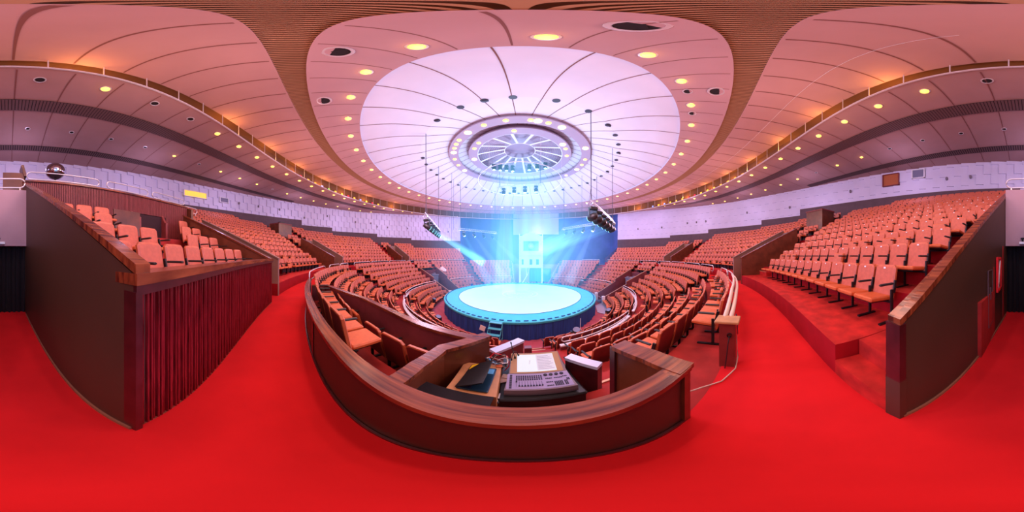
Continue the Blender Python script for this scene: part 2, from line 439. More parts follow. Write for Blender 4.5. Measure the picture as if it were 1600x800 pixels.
# ---- exit passages: sloping walls with caps
def slope_wall(name, p_front, p_back, z0, z1, th, side, label, m=M['brown'], capm=M['varnish'], capw=None):
    """vertical slab from p_front to p_back, top sloping from z0 to z1; child cap and end post"""
    (x0, y0), (x1, y1) = p_front, p_back
    d = Vector((x1-x0, y1-y0)); d.normalize(); n = Vector((d.y, -d.x))*side*th
    mb = MB()
    vs = []
    for (ox, oy) in ((0, 0), (n.x, n.y)):
        vs += [(x0+ox, y0+oy, 0), (x1+ox, y1+oy, 0), (x1+ox, y1+oy, z1), (x0+ox, y0+oy, z0)]
    mb.add(vs, [(0, 1, 2, 3), (7, 6, 5, 4), (0, 3, 7, 4), (1, 5, 6, 2), (3, 2, 6, 7), (0, 4, 5, 1)])
    w = recalc(mb.build(name, m)); w['kind'] = 'structure'; w['label'] = label; w['category'] = 'wall'
    cw = capw if capw else .03
    c = MB(); a = Vector((x0, y0))-d*.03; b = Vector((x1, y1)); nn = n.normalized()
    vs = []
    for base, zz in ((a, z0), (b, z1)):
        for off in (-cw, th+cw):
            q = base+nn*off
            vs += [(q.x, q.y, zz), (q.x, q.y, zz+.055)]
    c.add(vs, [(0, 1, 3, 2), (4, 6, 7, 5), (1, 5, 7, 3), (0, 2, 6, 4), (0, 4, 5, 1), (2, 3, 7, 6)])
    recalc(c.build('cap_rail', capm, w))
    return w
# the two walls beside the rear passage (V0)
wl = slope_wall('wall_passage_left', (-1.43, -16.51), (-1.47, -20.9), 1.50, 4.0, .10, 1, 'brown painted wall with sloping varnished rail, left side of the rear passage', capw=.012)
wr = slope_wall('wall_passage_right', (-.055, -16.68), (-.325, -20.6), 1.12, 3.46, .10, -1, 'brown painted wall with sloping varnished rail, right side of the rear passage', capw=.012)
for w, x, y, x1, y1 in ((wl, -1.43, -16.52, -1.465, -20.1), (wr, -.055, -16.68, -.295, -20.1)):
    mb = MB(); mb.add([(x, y, .0), (x1, y1, .0), (x1, y1, .035), (x, y, .035)], [(0, 1, 2, 3)])
    s = 1 if x < -1 else -1
    mb = MB(); mb.prism([(x, y), (x+.02*s, y), (x1+.02*s, y1), (x1, y1)], 0, .035); mb.build('skirting', M['skirt'], w)
mb = MB(); mb.box((-.005, -16.67, .86), (.13, .06, .54)); mb.build('corner_post', M['capside'], wr)
mb = MB(); mb.box((-.002, -16.675, .30), (.135, .065, .60)); mb.build('post_foot', M['brown'], wr)
for i, (a, b) in enumerate(VOM):
    zf = 1.46; zb = 3.5; t = .14
    for j, ph in enumerate((a, b)):
        if a == -25.4 and ph == a: zf2 = 1.3
        side = 1 if ph == b else -1
        p0 = P(16.64, ph)[:2]; p1 = P(20.7, ph)[:2]
        out = 1 if ph == b else -1
        near = (ph == b) if a < 0 else (ph == a)
        slope_wall('wall_exit', p0, p1, zf, zb, t, -out, 'sloping brown wall, %s side of exit passage %s' % ('near' if near else 'far', ['beside the slatted box', 'second on the left', 'third on the left', 'second on the right', 'third on the right'][i]),
                   m=M['board'] if near else M['tan'], capm=M['tan'] if not near else M['varnish'])
    mb = MB(); mb.sweep([(20.6, 0), (20.6, 3.35), (20.72, 3.35), (20.72, 0)], a, b, 2)
    struct(mb, 'wall_exit_end', M['tan'], 'plain wall closing the exit passage at its outer end', 'wall')

# rear passage end: lintel, black curtain, light fixture, rail, wooden box
mb = MB(); mb.prism([(-1.465, -20.12), (-.30, -20.12), (-.30, -20.9), (-1.465, -20.9)], 1.86, 3.42)
lint = struct(mb, 'wall_lintel', M['mauve'], 'mauve plaster wall above the black curtain of the rear passage', 'wall')
mb = MB(); n = 48
pts = [(-1.46+1.15*i/n, -20.34+.045*math.sin(i*1.15)) for i in range(n+1)]
for i in range(n):
    (x0, y0), (x1, y1) = pts[i], pts[i+1]; mb.add([(x0, y0, .01), (x1, y1, .01), (x1, y1, 1.9), (x0, y0, 1.9)], [(0, 1, 2, 3)])
cu = mb.build('curtain', M['curtain'], smooth=True); tag(cu, 'black curtain hanging across the rear passage', 'curtain')
mb = MB(); mb.box((-.78, -20.08, 1.93), (.26, .09, .07), bev=.012)
fx = mb.build('emergency_light', M['white']); tag(fx, 'small white box light mounted above the black curtain', 'light')
mb = MB(); mb.lathe((-.74, -20.08, 1.965), [(.018, 0), (.018, .05), (.05, .07), (.05, .10), (0, .11)], 8); mb.build('lamp_head', M['black'], fx)
mb = MB(); mb.prism([(-1.62, -21.5), (-.88, -21.5), (-.88, -21.9), (-1.62, -21.9)], 3.42, 4.75); mb.box((-1.60, -21.7, 4.85), (.1, .5, .5), M=rotM('Y', 12))
tag(mb.build('wooden_cabinet', M['board']), 'brown wooden cabinet standing behind the rail over the rear passage', 'cabinet')

# hose box and hatch on the right passage wall
hb = empty('fire_hose_box', (-.255, -19.30, 1.22), 0); tag(hb, 'red framed fire hose box on the right wall of the rear passage', 'box')
mb = MB()
for (dy, dz, sy, sz) in ((0, .33, .50, .05), (0, -.33, .50, .05), (.23, 0, .05, .7), (-.23, 0, .05, .7)): mb.box((0, dy, dz), (.04, sy, sz))
mb.build('box_frame', M['redcloth'], hb)
mb = MB(); mb.box((.012, 0, 0), (.02, .42, .62)); mb.build('box_panel', M['shell'], hb)
mb = MB(); mb.box((-.004, 0, 0), (.02, .05, .60), M=rotM('X', 24)); mb.build('stripe', M['white'], hb)
mb = MB()
for (dy, dz, sy, sz) in ((0, .5, .36, .015), (0, -.5, .36, .015), (.18, 0, .015, 1.0), (-.18, 0, .015, 1.0)): mb.box((-.205, -18.65+dy, .85+dz), (.02, sy, sz))
mb.box((-.21, -18.62, .95), (.03, .02, .22))
tag(mb.build('wall_hatch', M['base']), 'thin framed access hatch low on the right passage wall', 'hatch')

# ------------------------------------------------------------------ slatted box left of the passage
BX0, BX1 = -22.0, -4.95
mb = MB(); mb.sweep([(16.60, 0), (16.60, 1.44), (16.72, 1.44), (16.72, 0)], BX0, BX1, 1.5, mi=1)
n = 150
for i in range(n):
    ph = BX0+(BX1-BX0)*(i+.5)/n; w = .84 if i % 5 else .6
    dp = (BX1-BX0)/n*w/2; ro = 16.565+(.012 if i % 3 == 0 else 0)
    mb.add([P(16.61, ph-dp, .03), P(ro, ph-dp*.6, .03), P(ro, ph+dp*.6, .03), P(16.61, ph+dp, .03), P(16.61, ph-dp, 1.38), P(ro, ph-dp*.6, 1.38), P(ro, ph+dp*.6, 1.38), P(16.61, ph+dp, 1.38)],
           [(0, 1, 5, 4), (1, 2, 6, 5), (2, 3, 7, 6)], 0)
fw = struct(mb, 'wall_slatted_front', [M['slat'], M['slat_back']], 'tall dark red slatted wood front of the box left of the camera', 'wall')
mb = MB(); mb.sweep([(16.53, 1.44), (16.53, 1.505), (16.76, 1.505), (16.76, 1.44)], BX0-.1, BX1+.04, 1.5); mb.build('cap_rail', M['varnish'], fw)
mb = MB(); mb.sweep([(16.545, 1.38), (16.545, 1.44), (16.70, 1.44), (16.70, 1.38)], BX0-.1, BX1, 1.5); mb.build('cap_moulding', M['capside'], fw)
mb = MB(); mb.sweep([(16.545, 0), (16.545, 1.40), (16.66, 1.40), (16.66, 0)], BX1-.16, BX1+.02, .6); mb.build('corner_post', M['capside'], fw)
mb = MB(); mb.sweep([(16.58, 0), (16.58, .03), (16.62, .03), (16.62, 0)], BX0, BX1, 1.5); mb.build('skirting', M['skirt'], fw)
mb = MB()
for k in range(4):
    r0 = [16.72, 17.75, 18.75, 19.62][k]; r1 = [17.75, 18.75, 19.62, 21.0][k]; z = .85+.45*k
    mb.sweep([(r0, 0), (r0, z), (r1, z), (r1, 0)], BX0+.1, BX1-.2, 1.6)
struct(mb, 'floor', M['tread'], 'stepped floor of the small slatted seating box')
# rear slatted wall of the box with two openings
mb = MB(); RW = 21.0
def slats(mb, a, b, z0, z1, r=RW, pitch=.16):
    mb.sweep([(r, z0), (r, z1), (r+.08, z1), (r+.08, z0)], a, b, 1.5, mi=1)
    n = int((b-a)/pitch)
    for i in range(n):
        ph = a+(b-a)*(i+.5)/n; dp = pitch*.36
        mb.add([P(r, ph-dp, z0), P(r-.025, ph-dp*.7, z0), P(r-.025, ph+dp*.7, z0), P(r, ph+dp, z0), P(r, ph-dp, z1), P(r-.025, ph-dp*.7, z1), P(r-.025, ph+dp*.7, z1), P(r, ph+dp, z1)],
               [(0, 1, 5, 4), (1, 2, 6, 5), (2, 3, 7, 6)], 0)
slats(mb, -23.2, -19.6, 1.9, 4.08); slats(mb, -19.6, -12.6, 3.35, 4.08); slats(mb, -12.6, -4.1, 1.9, 4.08)
rwall = struct(mb, 'wall_slatted_rear', [M['rear_slat'], M['slat_back']], 'reddish slatted wood wall behind the seats of the box, carrying the balcony', 'wall')
mb = MB(); mb.sweep([(20.93, 4.08), (20.93, 4.14), (21.16, 4.14), (21.16, 4.08)], -23.2, -4.05, 1.5); mb.build('cap_rail', M['varnish'], rwall)
mb = MB(); mb.sweep([(20.3, 1.7), (20.3, 3.15), (20.36, 3.15), (20.36, 1.7)], -14.6, -11.7, 1)
struct(mb, 'wall_board', M['board'], 'plain brown board filling the left opening of the slatted rear wall', 'wall')
mb = MB(); mb.sweep([(20.9, 1.0), (20.9, 3.3), (21.0, 3.3), (21.0, 1.0)], -19.4, -14.6, 1)
struct(mb, 'wall_recess', M['curtain'] if False else mat('maroon_recess', (.025, .002, .007), .8), 'dark maroon recess of the right opening in the slatted rear wall', 'wall')
for (ph, r0, lb) in ((-14.6, 20.3, 'slim wooden post wall between the two openings behind the box seats'), (-18.9, 20.6, 'slim wooden post wall at the right edge of the dark opening')):
    mb = MB(); mb.sweep([(r0, .8), (r0, 3.0), (r0+.1, 3.05), (20.9, 3.38), (20.9, .8)], ph-.16, ph+.16, .4)
    struct(mb, 'wall_post', M['rear_slat'], lb, 'wall')
# balcony deck behind
mb = MB(); mb.sweep([(21.1, 3.2), (21.1, 3.35), (28.6, 3.35), (28.6, 3.2)], -23.4, -.95, 2)
struct(mb, 'floor', M['base'], 'dark balcony deck behind the slatted wall')
mb = MB(); mb.sweep([(28.65, 3.3), (28.65, 7.3), (28.8, 7.3), (28.8, 3.3)], -23.4, -.95, 2)
struct(mb, 'wall_balcony_back', M['whitewall'], 'pale wall at the back of the balcony', 'wall')
# balcony side wall towards stand L2
mb = MB(); mb.sweep([(20.7, 2.2), (20.7, 3.95), (28.6, 7.3), (28.6, 2.2)], -23.7, -23.3, .4)
struct(mb, 'wall_balcony_side', M['board'], 'sloping brown wall at the right end of the balcony', 'wall')

def rail_loop(a, b, r, z0, z1, label, group, name='guard_rail', rad=.022, mt=M['whitemetal'], posts=True):
    """flat rounded-end rail loop standing on a parapet"""
    mb = MB(); h = (z1-z0); rr = h/2; pts = []
    L = R(b-a)*r; da = math.degrees(rr/r); n = max(2, int(abs(b-a)/1.5))
    for i in range(n+1): pts.append(P(r, a+da+(b-a-2*da)*i/n, z1))
    for i in range(1, 6): t = PI*i/6; pts.append(P(r, b-da+da*math.sin(t), z0+rr+rr*math.cos(t)))
    for i in range(n+1): pts.append(P(r, b-da-(b-a-2*da)*i/n, z0))
    for i in range(1, 6): t = PI*i/6; pts.append(P(r, a+da-da*math.sin(t), z0+rr-rr*math.cos(t)))
    mb.tube(pts, rad, 6, closed=True)
    o = mb.build(name, mt, smooth=True); tag(o, label, 'rail', group)
    if posts:
        for f in (.12, .88):
            p = MB(); ph = a+(b-a)*f; p.tube([P(r, ph, z0-.12), P(r, ph, z0)], rad*.9, 6); p.build('rail_foot', mt, o)
    return o
G = 'white guard rails over the balcony and passage'
rail_loop(-11.2, -4.4, 21.05, 4.23, 4.52, 'white rounded guard rail on the slatted wall in front of the mirror ball', G)
rail_loop(-17.1, -12.0, 21.05, 4.23, 4.52, 'white rounded guard rail on the slatted wall, second from the mirror ball', G)
rail_loop(-22.9, -17.7, 21.05, 4.23, 4.52, 'white rounded guard rail on the slatted wall, last before the yellow window', G)
rail_loop(-26.0, -23.4, 21.3, 4.0, 4.3, 'short white guard rail beside the sloping wall past the balcony', G)
rail_loop(-4.1, -.85, 20.25, 3.53, 3.82, 'white rounded guard rail on top of the mauve lintel wall', G)

# mirror ball on the balcony
ball = empty('mirror_ball', P(23.2, -8.1, 3.50)); tag(ball, 'large mirror ball of small square tiles resting behind the balcony rail', 'mirror ball')
mb = MB(); n1, n2 = 26, 44; rad = .46; cz = 2.38
for i in range(n1):
    t0, t1 = PI*i/n1+.01, PI*(i+1)/n1-.01
    for j in range(n2):
        u0, u1 = 2*PI*j/n2+.008, 2*PI*(j+1)/n2-.008
        mb.add([(rad*math.sin(t)*math.cos(u), rad*math.sin(t)*math.sin(u), cz+rad*math.cos(t)) for t, u in ((t0, u0), (t1, u0), (t1, u1), (t0, u1))], [(0, 1, 2, 3)])
mb.build('mirror_tiles', M['mirror'], ball)
mb = MB(); mb.lathe((0, 0, cz), [(rad*.985*math.sin(PI*i/16), rad*.985*math.cos(PI*i/16)) for i in range(17)], 32); mb.build('ball_core', M['cable'], ball)
mb = MB(); mb.lathe((0, 0, 0), [(.3, 0), (.3, .04), (.05, .08), (.05, cz-rad)], 12); mb.build('stand', M['black'], ball)

def moving_head(loc, rz, label, group='moving head lights', s=1.0, tilt=35, lens=M['greyglass'], hang=False, beam=None):
    t = empty('moving_head_light', loc, rz); tag(t, label, 'stage light', group)
    k = -1 if hang else 1
    mb = MB(); mb.box((0, 0, k*.05*s), (.34*s, .26*s, .10*s), bev=.015*s); mb.build('base', M['black'], t)
    mb = MB()
    for x in (-1, 1): mb.box((x*.15*s, 0, k*.22*s), (.04*s, .10*s, .28*s))
    mb.box((0, 0, k*.11*s), (.34*s, .10*s, .03*s)); mb.build('yoke', M['black'], t)
    mb = MB(); Mx = rotM('X', tilt if not hang else tilt+180)
    c = (0, 0, k*.30*s)
    mb.lathe(c, [(0, -.17*s), (.08*s, -.16*s), (.12*s, -.08*s), (.125*s, .08*s), (.105*s, .17*s)], 12, M=Mx)
    h = mb.build('lamp_head', M['black'], t, smooth=True)
    mb = MB(); mb.lathe(c, [(0, .165*s), (.105*s, .172*s)], 12, M=Mx); mb.build('lens', lens, h)
    return t
moving_head(P(21.7, -10.9, 3.95), R(20), 'black moving head light on the balcony, left of the pair by the guard rails', 'balcony lights', 1.0, 60)
moving_head(P(21.7, -14.9, 3.95), R(-15), 'bulky black moving head light behind the second guard rail', 'balcony lights', 1.25, 80)
moving_head(P(21.9, -15.9, 3.85), R(-15), 'black moving head light at the balcony edge, right of the bulky one', 'balcony lights', 1.0, 80)
mb = MB(); c = Vector(P(21.8, -19.7, 4.1)); Mz = rotM('Z', 20)
for s in (-1, 1): mb.box(tuple(c+Mz @ Vector((s*.28, 0, .28))), (.62, .5, .03), M=Mz @ rotM('Y', s*26))
mb.box(tuple(c+Vector((0, .1, -.25))), (.06, .06, .9))
tag(mb.build('roofed_stand', M['board']), 'brown wooden stand with a small peaked top behind the third balcony rail', 'stand')
# wooden control cabins in the stands
for (p0, p1, r0, z, lb) in ((31.2, 35.6, 23.9, 5.75, 'brown wooden cabin box among the upper right seats'), (-61.5, -56.5, 23.9, 5.6, 'brown wooden cabin box among the upper left seats')):
    mb = MB(); mb.sweep([(r0, 2.9), (r0, z), (r0+1.7, z+.1), (r0+1.7, 2.9)], p0, p1, 1.5)
    o = mb.build('seating_cabin', M['board']); tag(o, lb, 'cabin')
    mb = MB(); mb.sweep([(r0-.05, z-.08), (r0-.05, z+.03), (r0+1.75, z+.14), (r0+1.75, z+.02)], p0-.1, p1+.1, 1.5); mb.build('top_trim', M['rear_slat'], o)
    mb = MB(); mb.box(P(r0+.8, (p0+p1)/2, z+.22), (.7, .5, .25), M=rotM('Z', (p0+p1)/2)); mb.build('top_case', M['black'], o)

# ------------------------------------------------------------------ lower terraces
LOWR = [15.25, 14.45, 13.72, 12.98, 12.2, 11.4]          # back line of rows A..F
LOWZ = [-.10, -.56, -1.02, -1.50, -1.84, -2.16]
FRR = [10.15, 9.40, 8.65]; FRZ = [-2.66, -3.05, -3.42]
LPROF = [(15.40, 0), (15.36, -.10), (14.53, -.10), (14.53, -.56), (13.80, -.56), (13.80, -1.02), (13.06, -1.02), (13.06, -1.50), (12.28, -1.50), (12.28, -1.84), (11.48, -1.84),
         (11.48, -2.16), (10.40, -2.16), (10.40, -2.66), (9.48, -2.66), (9.48, -3.05), (8.73, -3.05), (8.73, -3.42), (8.2, -3.42), (8.2, -3.46)]
TUN = [(-118.0, -105.0), (77.0, 90.0)]
for a, b, t in [(-105, -12, 'left of the lighting booth'), (-12, 77, 'right of the lighting booth'), (90, AX+163, 'beyond the right tunnel'), (AX-163, -118, 'beyond the left tunnel')]:
    mb = MB(); n = max(1, int((b-a)/2+.5))
    for q in range(len(LPROF)-1):
        mi = 1 if abs(LPROF[q][0]-LPROF[q+1][0]) < .05 else 0
        mb.sweep([LPROF[q], LPROF[q+1]], a, b, 2, closed=False, mi=mi)
    struct(mb, 'floor', [M['tread'], M['plum']], 'red stepped terrace of the lower stand '+t)
for a, b in TUN:
    mb = MB(); mb.sweep([(15.40, 0), (15.36, -.10), (14.53, -.10), (14.53, -.56), (13.5, -.56), (13.5, -3.45)], a, b, 2, closed=False)
    struct(mb, 'floor', M['plum'], 'terrace bridging over the head of the side tunnel')
    mb = MB(); mb.sweep([(13.5, -3.42), (8.0, -3.42)], a, b, 2, closed=False); struct(mb, 'floor', M['concrete'], 'bluish floor of the side tunnel')
    for ph in (a, b):
        mb = MB(); d = .35
        for (r0, r1, z0, z1) in ((13.5, 10.9, -.12, -1.25), (10.9, 8.35, -1.50, -2.72)):
            vs = []
            for o_ in (-d/2, d/2):
                vs += [P(r0, ph+o_*(9/r0)*1.6, -3.45), P(r1, ph+o_*(9/r1)*1.6, -3.45), P(r1, ph+o_*(9/r1)*1.6, z1), P(r0, ph+o_*(9/r0)*1.6, z0)]
            mb.add(vs, [(0, 1, 2, 3), (7, 6, 5, 4), (0, 3, 7, 4), (1, 5, 6, 2), (3, 2, 6, 7)])
        w = recalc(mb.build('wall_tunnel', M['plum'])); w['kind'] = 'structure'; w['category'] = 'wall'
        w['label'] = 'sloping plum parapet wall beside the %s side tunnel, %s side' % ('left' if a < 0 else 'right', 'near' if abs(ph+3) < 110 and ((ph == b) if a < 0 else (ph == a)) else 'far')
        mb = MB()
        for (r0, r1, z0, z1) in ((13.5, 10.85, -.12, -1.25), (10.9, 8.3, -1.50, -2.72)):
            vs = []
            for o_ in (-d*.8, d*.8):
                for zz in (0, .06): vs += [P(r0, ph+o_*(9/r0)*1.6, z0+zz), P(r1, ph+o_*(9/r1)*1.6, z1+zz)]
            mb.add(vs, [(0, 1, 3, 2), (4, 6, 7, 5), (2, 3, 7, 6), (0, 4, 5, 1), (1, 5, 7, 3), (0, 2, 6, 4)])
        recalc(mb.build('cap_rail', M['skirt'], w))
        mb = MB(); mb.box(P(8.25, ph, -3.0), (.28, .28, .85), M=rotM('Z', ph)); mb.build('end_post', M['white'], w)
    # cables lying in the tunnel
    mb = MB(); pm = (a+b)/2
    mb.tube([P(13.2, pm-2, -1.3), P(12, pm+1, -2.2), P(10.8, pm-1, -3.1), P(9.5, pm+2, -3.36), P(8.3, pm-3, -3.38)], .03, 5)
    tag(mb.build('power_cable', M['cord']), 'pale cable trailing down into the %s side tunnel' % ('left' if a < 0 else 'right'), 'cable')
    mb = MB(); mb.box(P(12.3, pm, -1.05), (1.3, .9, .12), M=rotM('Z', pm)); mb.box(P(12.3, pm, -2.3), (1.2, .8, 2.3), M=rotM('Z', pm))
    mb.box(P(12.1, pm+1.5, -.93), (.4, .3, .1), M=rotM('Z', pm)); mb.box(P(12.5, pm-1.5, -.9), (.3, .3, .16), M=rotM('Z', pm))
    o = mb.build('equipment_rack', M['console']); tag(o, 'grey equipment rack at the head of the %s side tunnel' % ('left' if a < 0 else 'right'), 'equipment rack')

LST = [(-62.0, -58.0), (31.0, 35.0), (-3.4, 3.2), (-146, -142), (115, 119)]      # radial stairs of the lower bank (degrees)
for a, b in LST:
    c = (a+b)/2; t = empty('stair_flight', P(15.3, c, -.1)); ox, oy, oz = t.location
    tag(t, 'red stair steps down the lower stand, %s' % {(-62.0, -58.0): 'left side aisle', (31.0, 35.0): 'right side aisle', (-3.4, 3.2): 'beside the lighting booth', (-146, -142): 'far left aisle', (115, 119): 'far right aisle'}[(a, b)], 'stairs', 'stair flights of the lower stand')
    for i in range(len(LPROF)-1):
        (r0, z0), (r1, z1) = LPROF[i], LPROF[i+1]
        if abs(r0-r1) < .05 and z0-z1 > .2:
            r = r0; hw = math.degrees(.55/r); mb = MB()
            if (a, b) == (-3.4, 3.2): c = .9; hw *= .9
            mb.sweep([(r-.30, z1), (r-.30, (z0+z1)/2), (r, (z0+z1)/2), (r, z1)], c-hw, c+hw, 2, mi=0)
            mb.sweep([(r-.32, (z0+z1)/2), (r-.32, (z0+z1)/2+.02), (r-.28, (z0+z1)/2+.02), (r-.28, (z0+z1)/2)], c-hw, c+hw, 2, mi=1)
            mb.v = [(x-ox, y-oy, zz-oz) for x, y, zz in mb.v]; mb.build('step', [M['tread'], M['nosing']], t)

# parapet with white rail in front of row F
FR_RANGES = [(-104.4, -62.5), (-57.5, -16.0), (5.0, 30.5), (35.5, 76.4), (90.6, 114.5), (119.5, AX+162), (AX-162, -146.5), (-141.5, -118.6)]
names = ['left bank beyond the side stairs', 'left bank before the side stairs', 'right bank before the side stairs', 'right bank beyond the side stairs', 'far right bank before the far stairs', 'far right bank beside the entrance', 'far left bank beside the entrance', 'far left bank beyond the tunnel']
for (a, b), nm in zip(FR_RANGES, names):
    mb = MB(); mb.sweep([(10.36, -2.7), (10.36, -1.98), (10.46, -1.98), (10.46, -2.7)], a, b, 2)
    w = mb.build('parapet', M['plum']); w['kind'] = 'structure'; w['label'] = 'low plum parapet between the front seats and the main rows, '+nm; w['category'] = 'wall'
    mb = MB(); mb.sweep([(10.33, -1.98), (10.33, -1.92), (10.49, -1.92), (10.49, -1.98)], a, b, 2); mb.build('cap_rail', M['white'], w)
    rail_loop(a+.3, b-.3, 10.42, -1.78, -1.55, 'white guard rail on the low parapet, '+nm, 'rails between front seats and main rows', rad=.022, mt=M['white'])
# aisle rail behind row A
AR = [(-40.5, -25.7), (-52, -44), (-58.5, -52.6), (-75, -63), (-88, -76), (-101, -89), (-115, -102.4), (-130, -116), (-144, -131),
      (14, 23), (23.6, 29.5), (36, 46), (47, 57), (58, 68), (69, 78), (79, 91), (92, 103), (104, 115), (120, 133)]
for k, (a, b) in enumerate(AR):
    rail_loop(a, b, 15.42, .62, .98, 'white looped guard rail along the ring aisle, %s from the booth on the %s' % (['first', 'second', 'third', 'fourth', 'fifth', 'sixth', 'seventh', 'eighth', 'ninth', 'tenth'][k if k < 9 else k-9], 'left' if k < 9 else 'right'),
              'guard rails along the ring aisle', rad=.024)

# ------------------------------------------------------------------ chairs
def chair_parts(fold):
    """list of (part name, material key list, MB). local +Y points to the back; feet at z=0"""
    out = []
    # backrest: slightly reclined padded panel with crowned top
    mb = MB(); W = .245
    def ring(y_off, inset, zt, zb):
        pts = []
        for (x, z) in ((-W+inset, zb+inset), (W-inset, zb+inset), (W-inset, zt-.05), (W-.05-inset, zt-inset), (0, zt+.006-inset), (-W+.05+inset, zt-inset), (-W+inset, zt-.05)):
            y = .16+(z-.40)*.20+y_off; pts.append((x, y, z))
        return pts
    r1 = ring(-.035, .035, .95, .33); r2 = ring(-.018, 0, .95, .33); r3 = ring(.022, 0, .95, .33); r4 = ring(.030, .02, .95, .33)
    n = 7; vs = r1+r2+r3+r4
    fs = [tuple(range(n))]+[tuple(range(4*n-1, 3*n-1, -1))]
    mb.add(vs, [fs[0]], 0)
    for q in range(3):
        mi = 0 if q == 0 else 1
        mb2 = [(q*n+i, (q+1)*n+i, (q+1)*n+(i+1) % n, q*n+(i+1) % n) for i in range(n)]
        mb.add([], []); 
        for f in mb2: mb.f.append(f); mb.m.append(1 if q >= 1 else 0)
    mb.f.append(fs[1]); mb.m.append(2)
    out.append(('backrest', ['vinyl', 'edge', 'shell'], mb))
    # seat cushion
    mb = MB()
    if fold: mb.box((0, .03, .56), (.46, .40, .075), 0, M=rotM('X', 74), bev=.02); mb.box((0, -.012, .555), (.42, .36, .02), 2, M=rotM('X', 74), bev=.008)
    else: mb.box((0, -.09, .425), (.46, .44, .075), 0, M=rotM('X', -4), bev=.02); mb.box((0, -.09, .38), (.40, .36, .02), 1, M=rotM('X', -4))
    out.append(('seat', ['vinylseat', 'frame', 'vinyl'], mb))
    # stand between two chairs
    mb = MB(); mb.box((.272, .10, .28), (.03, .05, .56)); mb.box((.272, .02, .015), (.05, .40, .03)); mb.box((.272, .17, .60), (.03, .05, .22), M=rotM('X', -12)); mb.box((.0, .10, .34), (.52, .035, .035))
    out.append(('leg', ['frame'], mb))
    mb = MB(); mb.box((.272, -.02, .66), (.055, .30, .035), bev=.012); out.append(('armrest', ['black'], mb))
    mb = MB(); mb.box((0, .216, .90), (.05, .004, .03), M=rotM('X', -11)); out.append(('number_plate', ['plate'], mb))
    return out
PROTO = {}
for fold in (False, True):
    PROTO[fold] = [(n_, mk, mb_) for n_, mk, mb_ in chair_parts(fold)]
spots = []      # dict(r, phi, z, bank, row, ...)
PITCH = .548
def fill(bank, rowi, r, z, a, b, down, plate=False, skip=()):
    w = math.degrees(PITCH/r); n = int((b-a+.15*w)/w)
    if n < 1: return
    off = ((b-a)-n*w)/2
    for i in range(n):
        ph = a+off+w*(i+.5)
        if any(s0 < ph < s1 for s0, s1 in skip): continue
        spots.append(dict(r=r-.28, phi=ph, z=z, bank=bank, row=rowi, i=i, n=n, fold=random.random() > down, plate=plate))
# upper stands
lane = lambda r, m=1.15: math.degrees(m/r)
for k in range(13):
    r = 17.92+.85*k; z = zrow(k)
    rr = r
    def clip(a, b):
        # split by the row counts
        out = []; s = None; x = a; st = .4
        while x <= b+1e-6:
            ok = k < rows_at(x) and abs(rel(x)) < OPEN-.8
            if ok and s is None: s = x
            if not ok and s is not None: out.append((s, x-st)); s = None
            x += st
        if s is not None: out.append((s, b))
        return out
    segs = []
    if k < 4:
        segs += [('right stand between the rear passage and the second exit', 3.55-.4*k, 30.4-lane(r, 1.2)), ('right stand between the second and third exits', 34.6+lane(r, 1.2), 74.5-lane(r, 1.2)), ('right stand beyond the third exit', 78.9+lane(r, .5), 118.5),
                 ('left stand between the slatted box and the second exit', -57.6+lane(r, 1.2), -25.6-lane(r, 1.1)), ('left stand between the second and third exits', -102.3+lane(r, 1.2), -62.7-lane(r, 1.2)), ('left stand beyond the third exit', -146.5, -107-lane(r, .5))]
    else:
        g = 1.0
        ls = lane(r, 1.0)
        segs += [('right stand between the rear passage and the second exit', .35, 30.4-ls), ('right stand between the second and third exits', 34.4+ls, 74.5-ls), ('right stand beyond the third exit', 78.7+ls, 118.5),
                 ('left stand between the slatted box and the second exit', -57.6+ls, -24.6), ('left stand between the second and third exits', -102.3+ls, -62.5-ls), ('left stand beyond the third exit', -146.5, -106.8-ls),
                 ('small block above the second right exit', 30.4, 34.4), ('small block above the third right exit', 74.5, 78.7), ('small block above the second left exit', -62.5, -57.6), ('small block above the third left exit', -106.8, -102.3)]
    cab = [(30.9, 35.9), (-61.8, -56.2)] if 23.6 < r < 25.9 else []
    for bank, a, b in segs:
        for (u, v) in clip(a, b): fill(bank, k, rr, z, u, v, .85 if k == 0 else .72, plate='right' in bank, skip=cab)
# slatted box
PITCH = .58
for k, sg in enumerate([[(-21.8, -5.3)], [(-12.7, -5.2), (-21.9, -15.2)], [(-10.6, -5.0), (-21.9, -17.6)], [(-11.5, -4.7), (-21.9, -19.8)]]):
    for a, b in sg: fill('slatted box on the left', k, [17.6, 18.6, 19.5, 20.35][k], .85+.45*k, a, b, 1.0)
PITCH = .548
# lower stands
LB = [('lower left stand before the side stairs', -57.4, -16.0), ('lower left stand beyond the side stairs', -104.2, -62.6), ('lower right stand before the side stairs', 4.0, 30.4), ('lower right stand beyond the side stairs', 35.6, 76.2),
      ('lower stand beyond the right tunnel', 90.8, 114.3), ('lower stand beside the entrance on the right', 119.7, AX+161.5), ('lower stand beside the entrance on the left', AX-161.5, -146.6), ('lower stand beyond the left tunnel', -141.4, -118.8)]
for k in range(6):
    for bank, a, b in LB:
        a2, b2 = a, b
        if bank.startswith('lower left stand before'):
            b2 = -26.5 if k == 0 else (-26.0 if k == 1 else (-20 if k == 2 else -8.0))
            if k >= 3: b2 = -5.2
        if bank.startswith('lower right stand before'): a2 = [6.6, 4.4, 4.6, 3.2, 3.3, 3.6][k]
        fill(bank, k, LOWR[k], LOWZ[k], a2, b2, .82)
for k in range(2):
    for bank, a, b in (('row over the right tunnel head', 77.5, 89.5), ('row over the left tunnel head', -117.5, -105.5)): fill(bank, k, LOWR[k], LOWZ[k], a, b, .8)
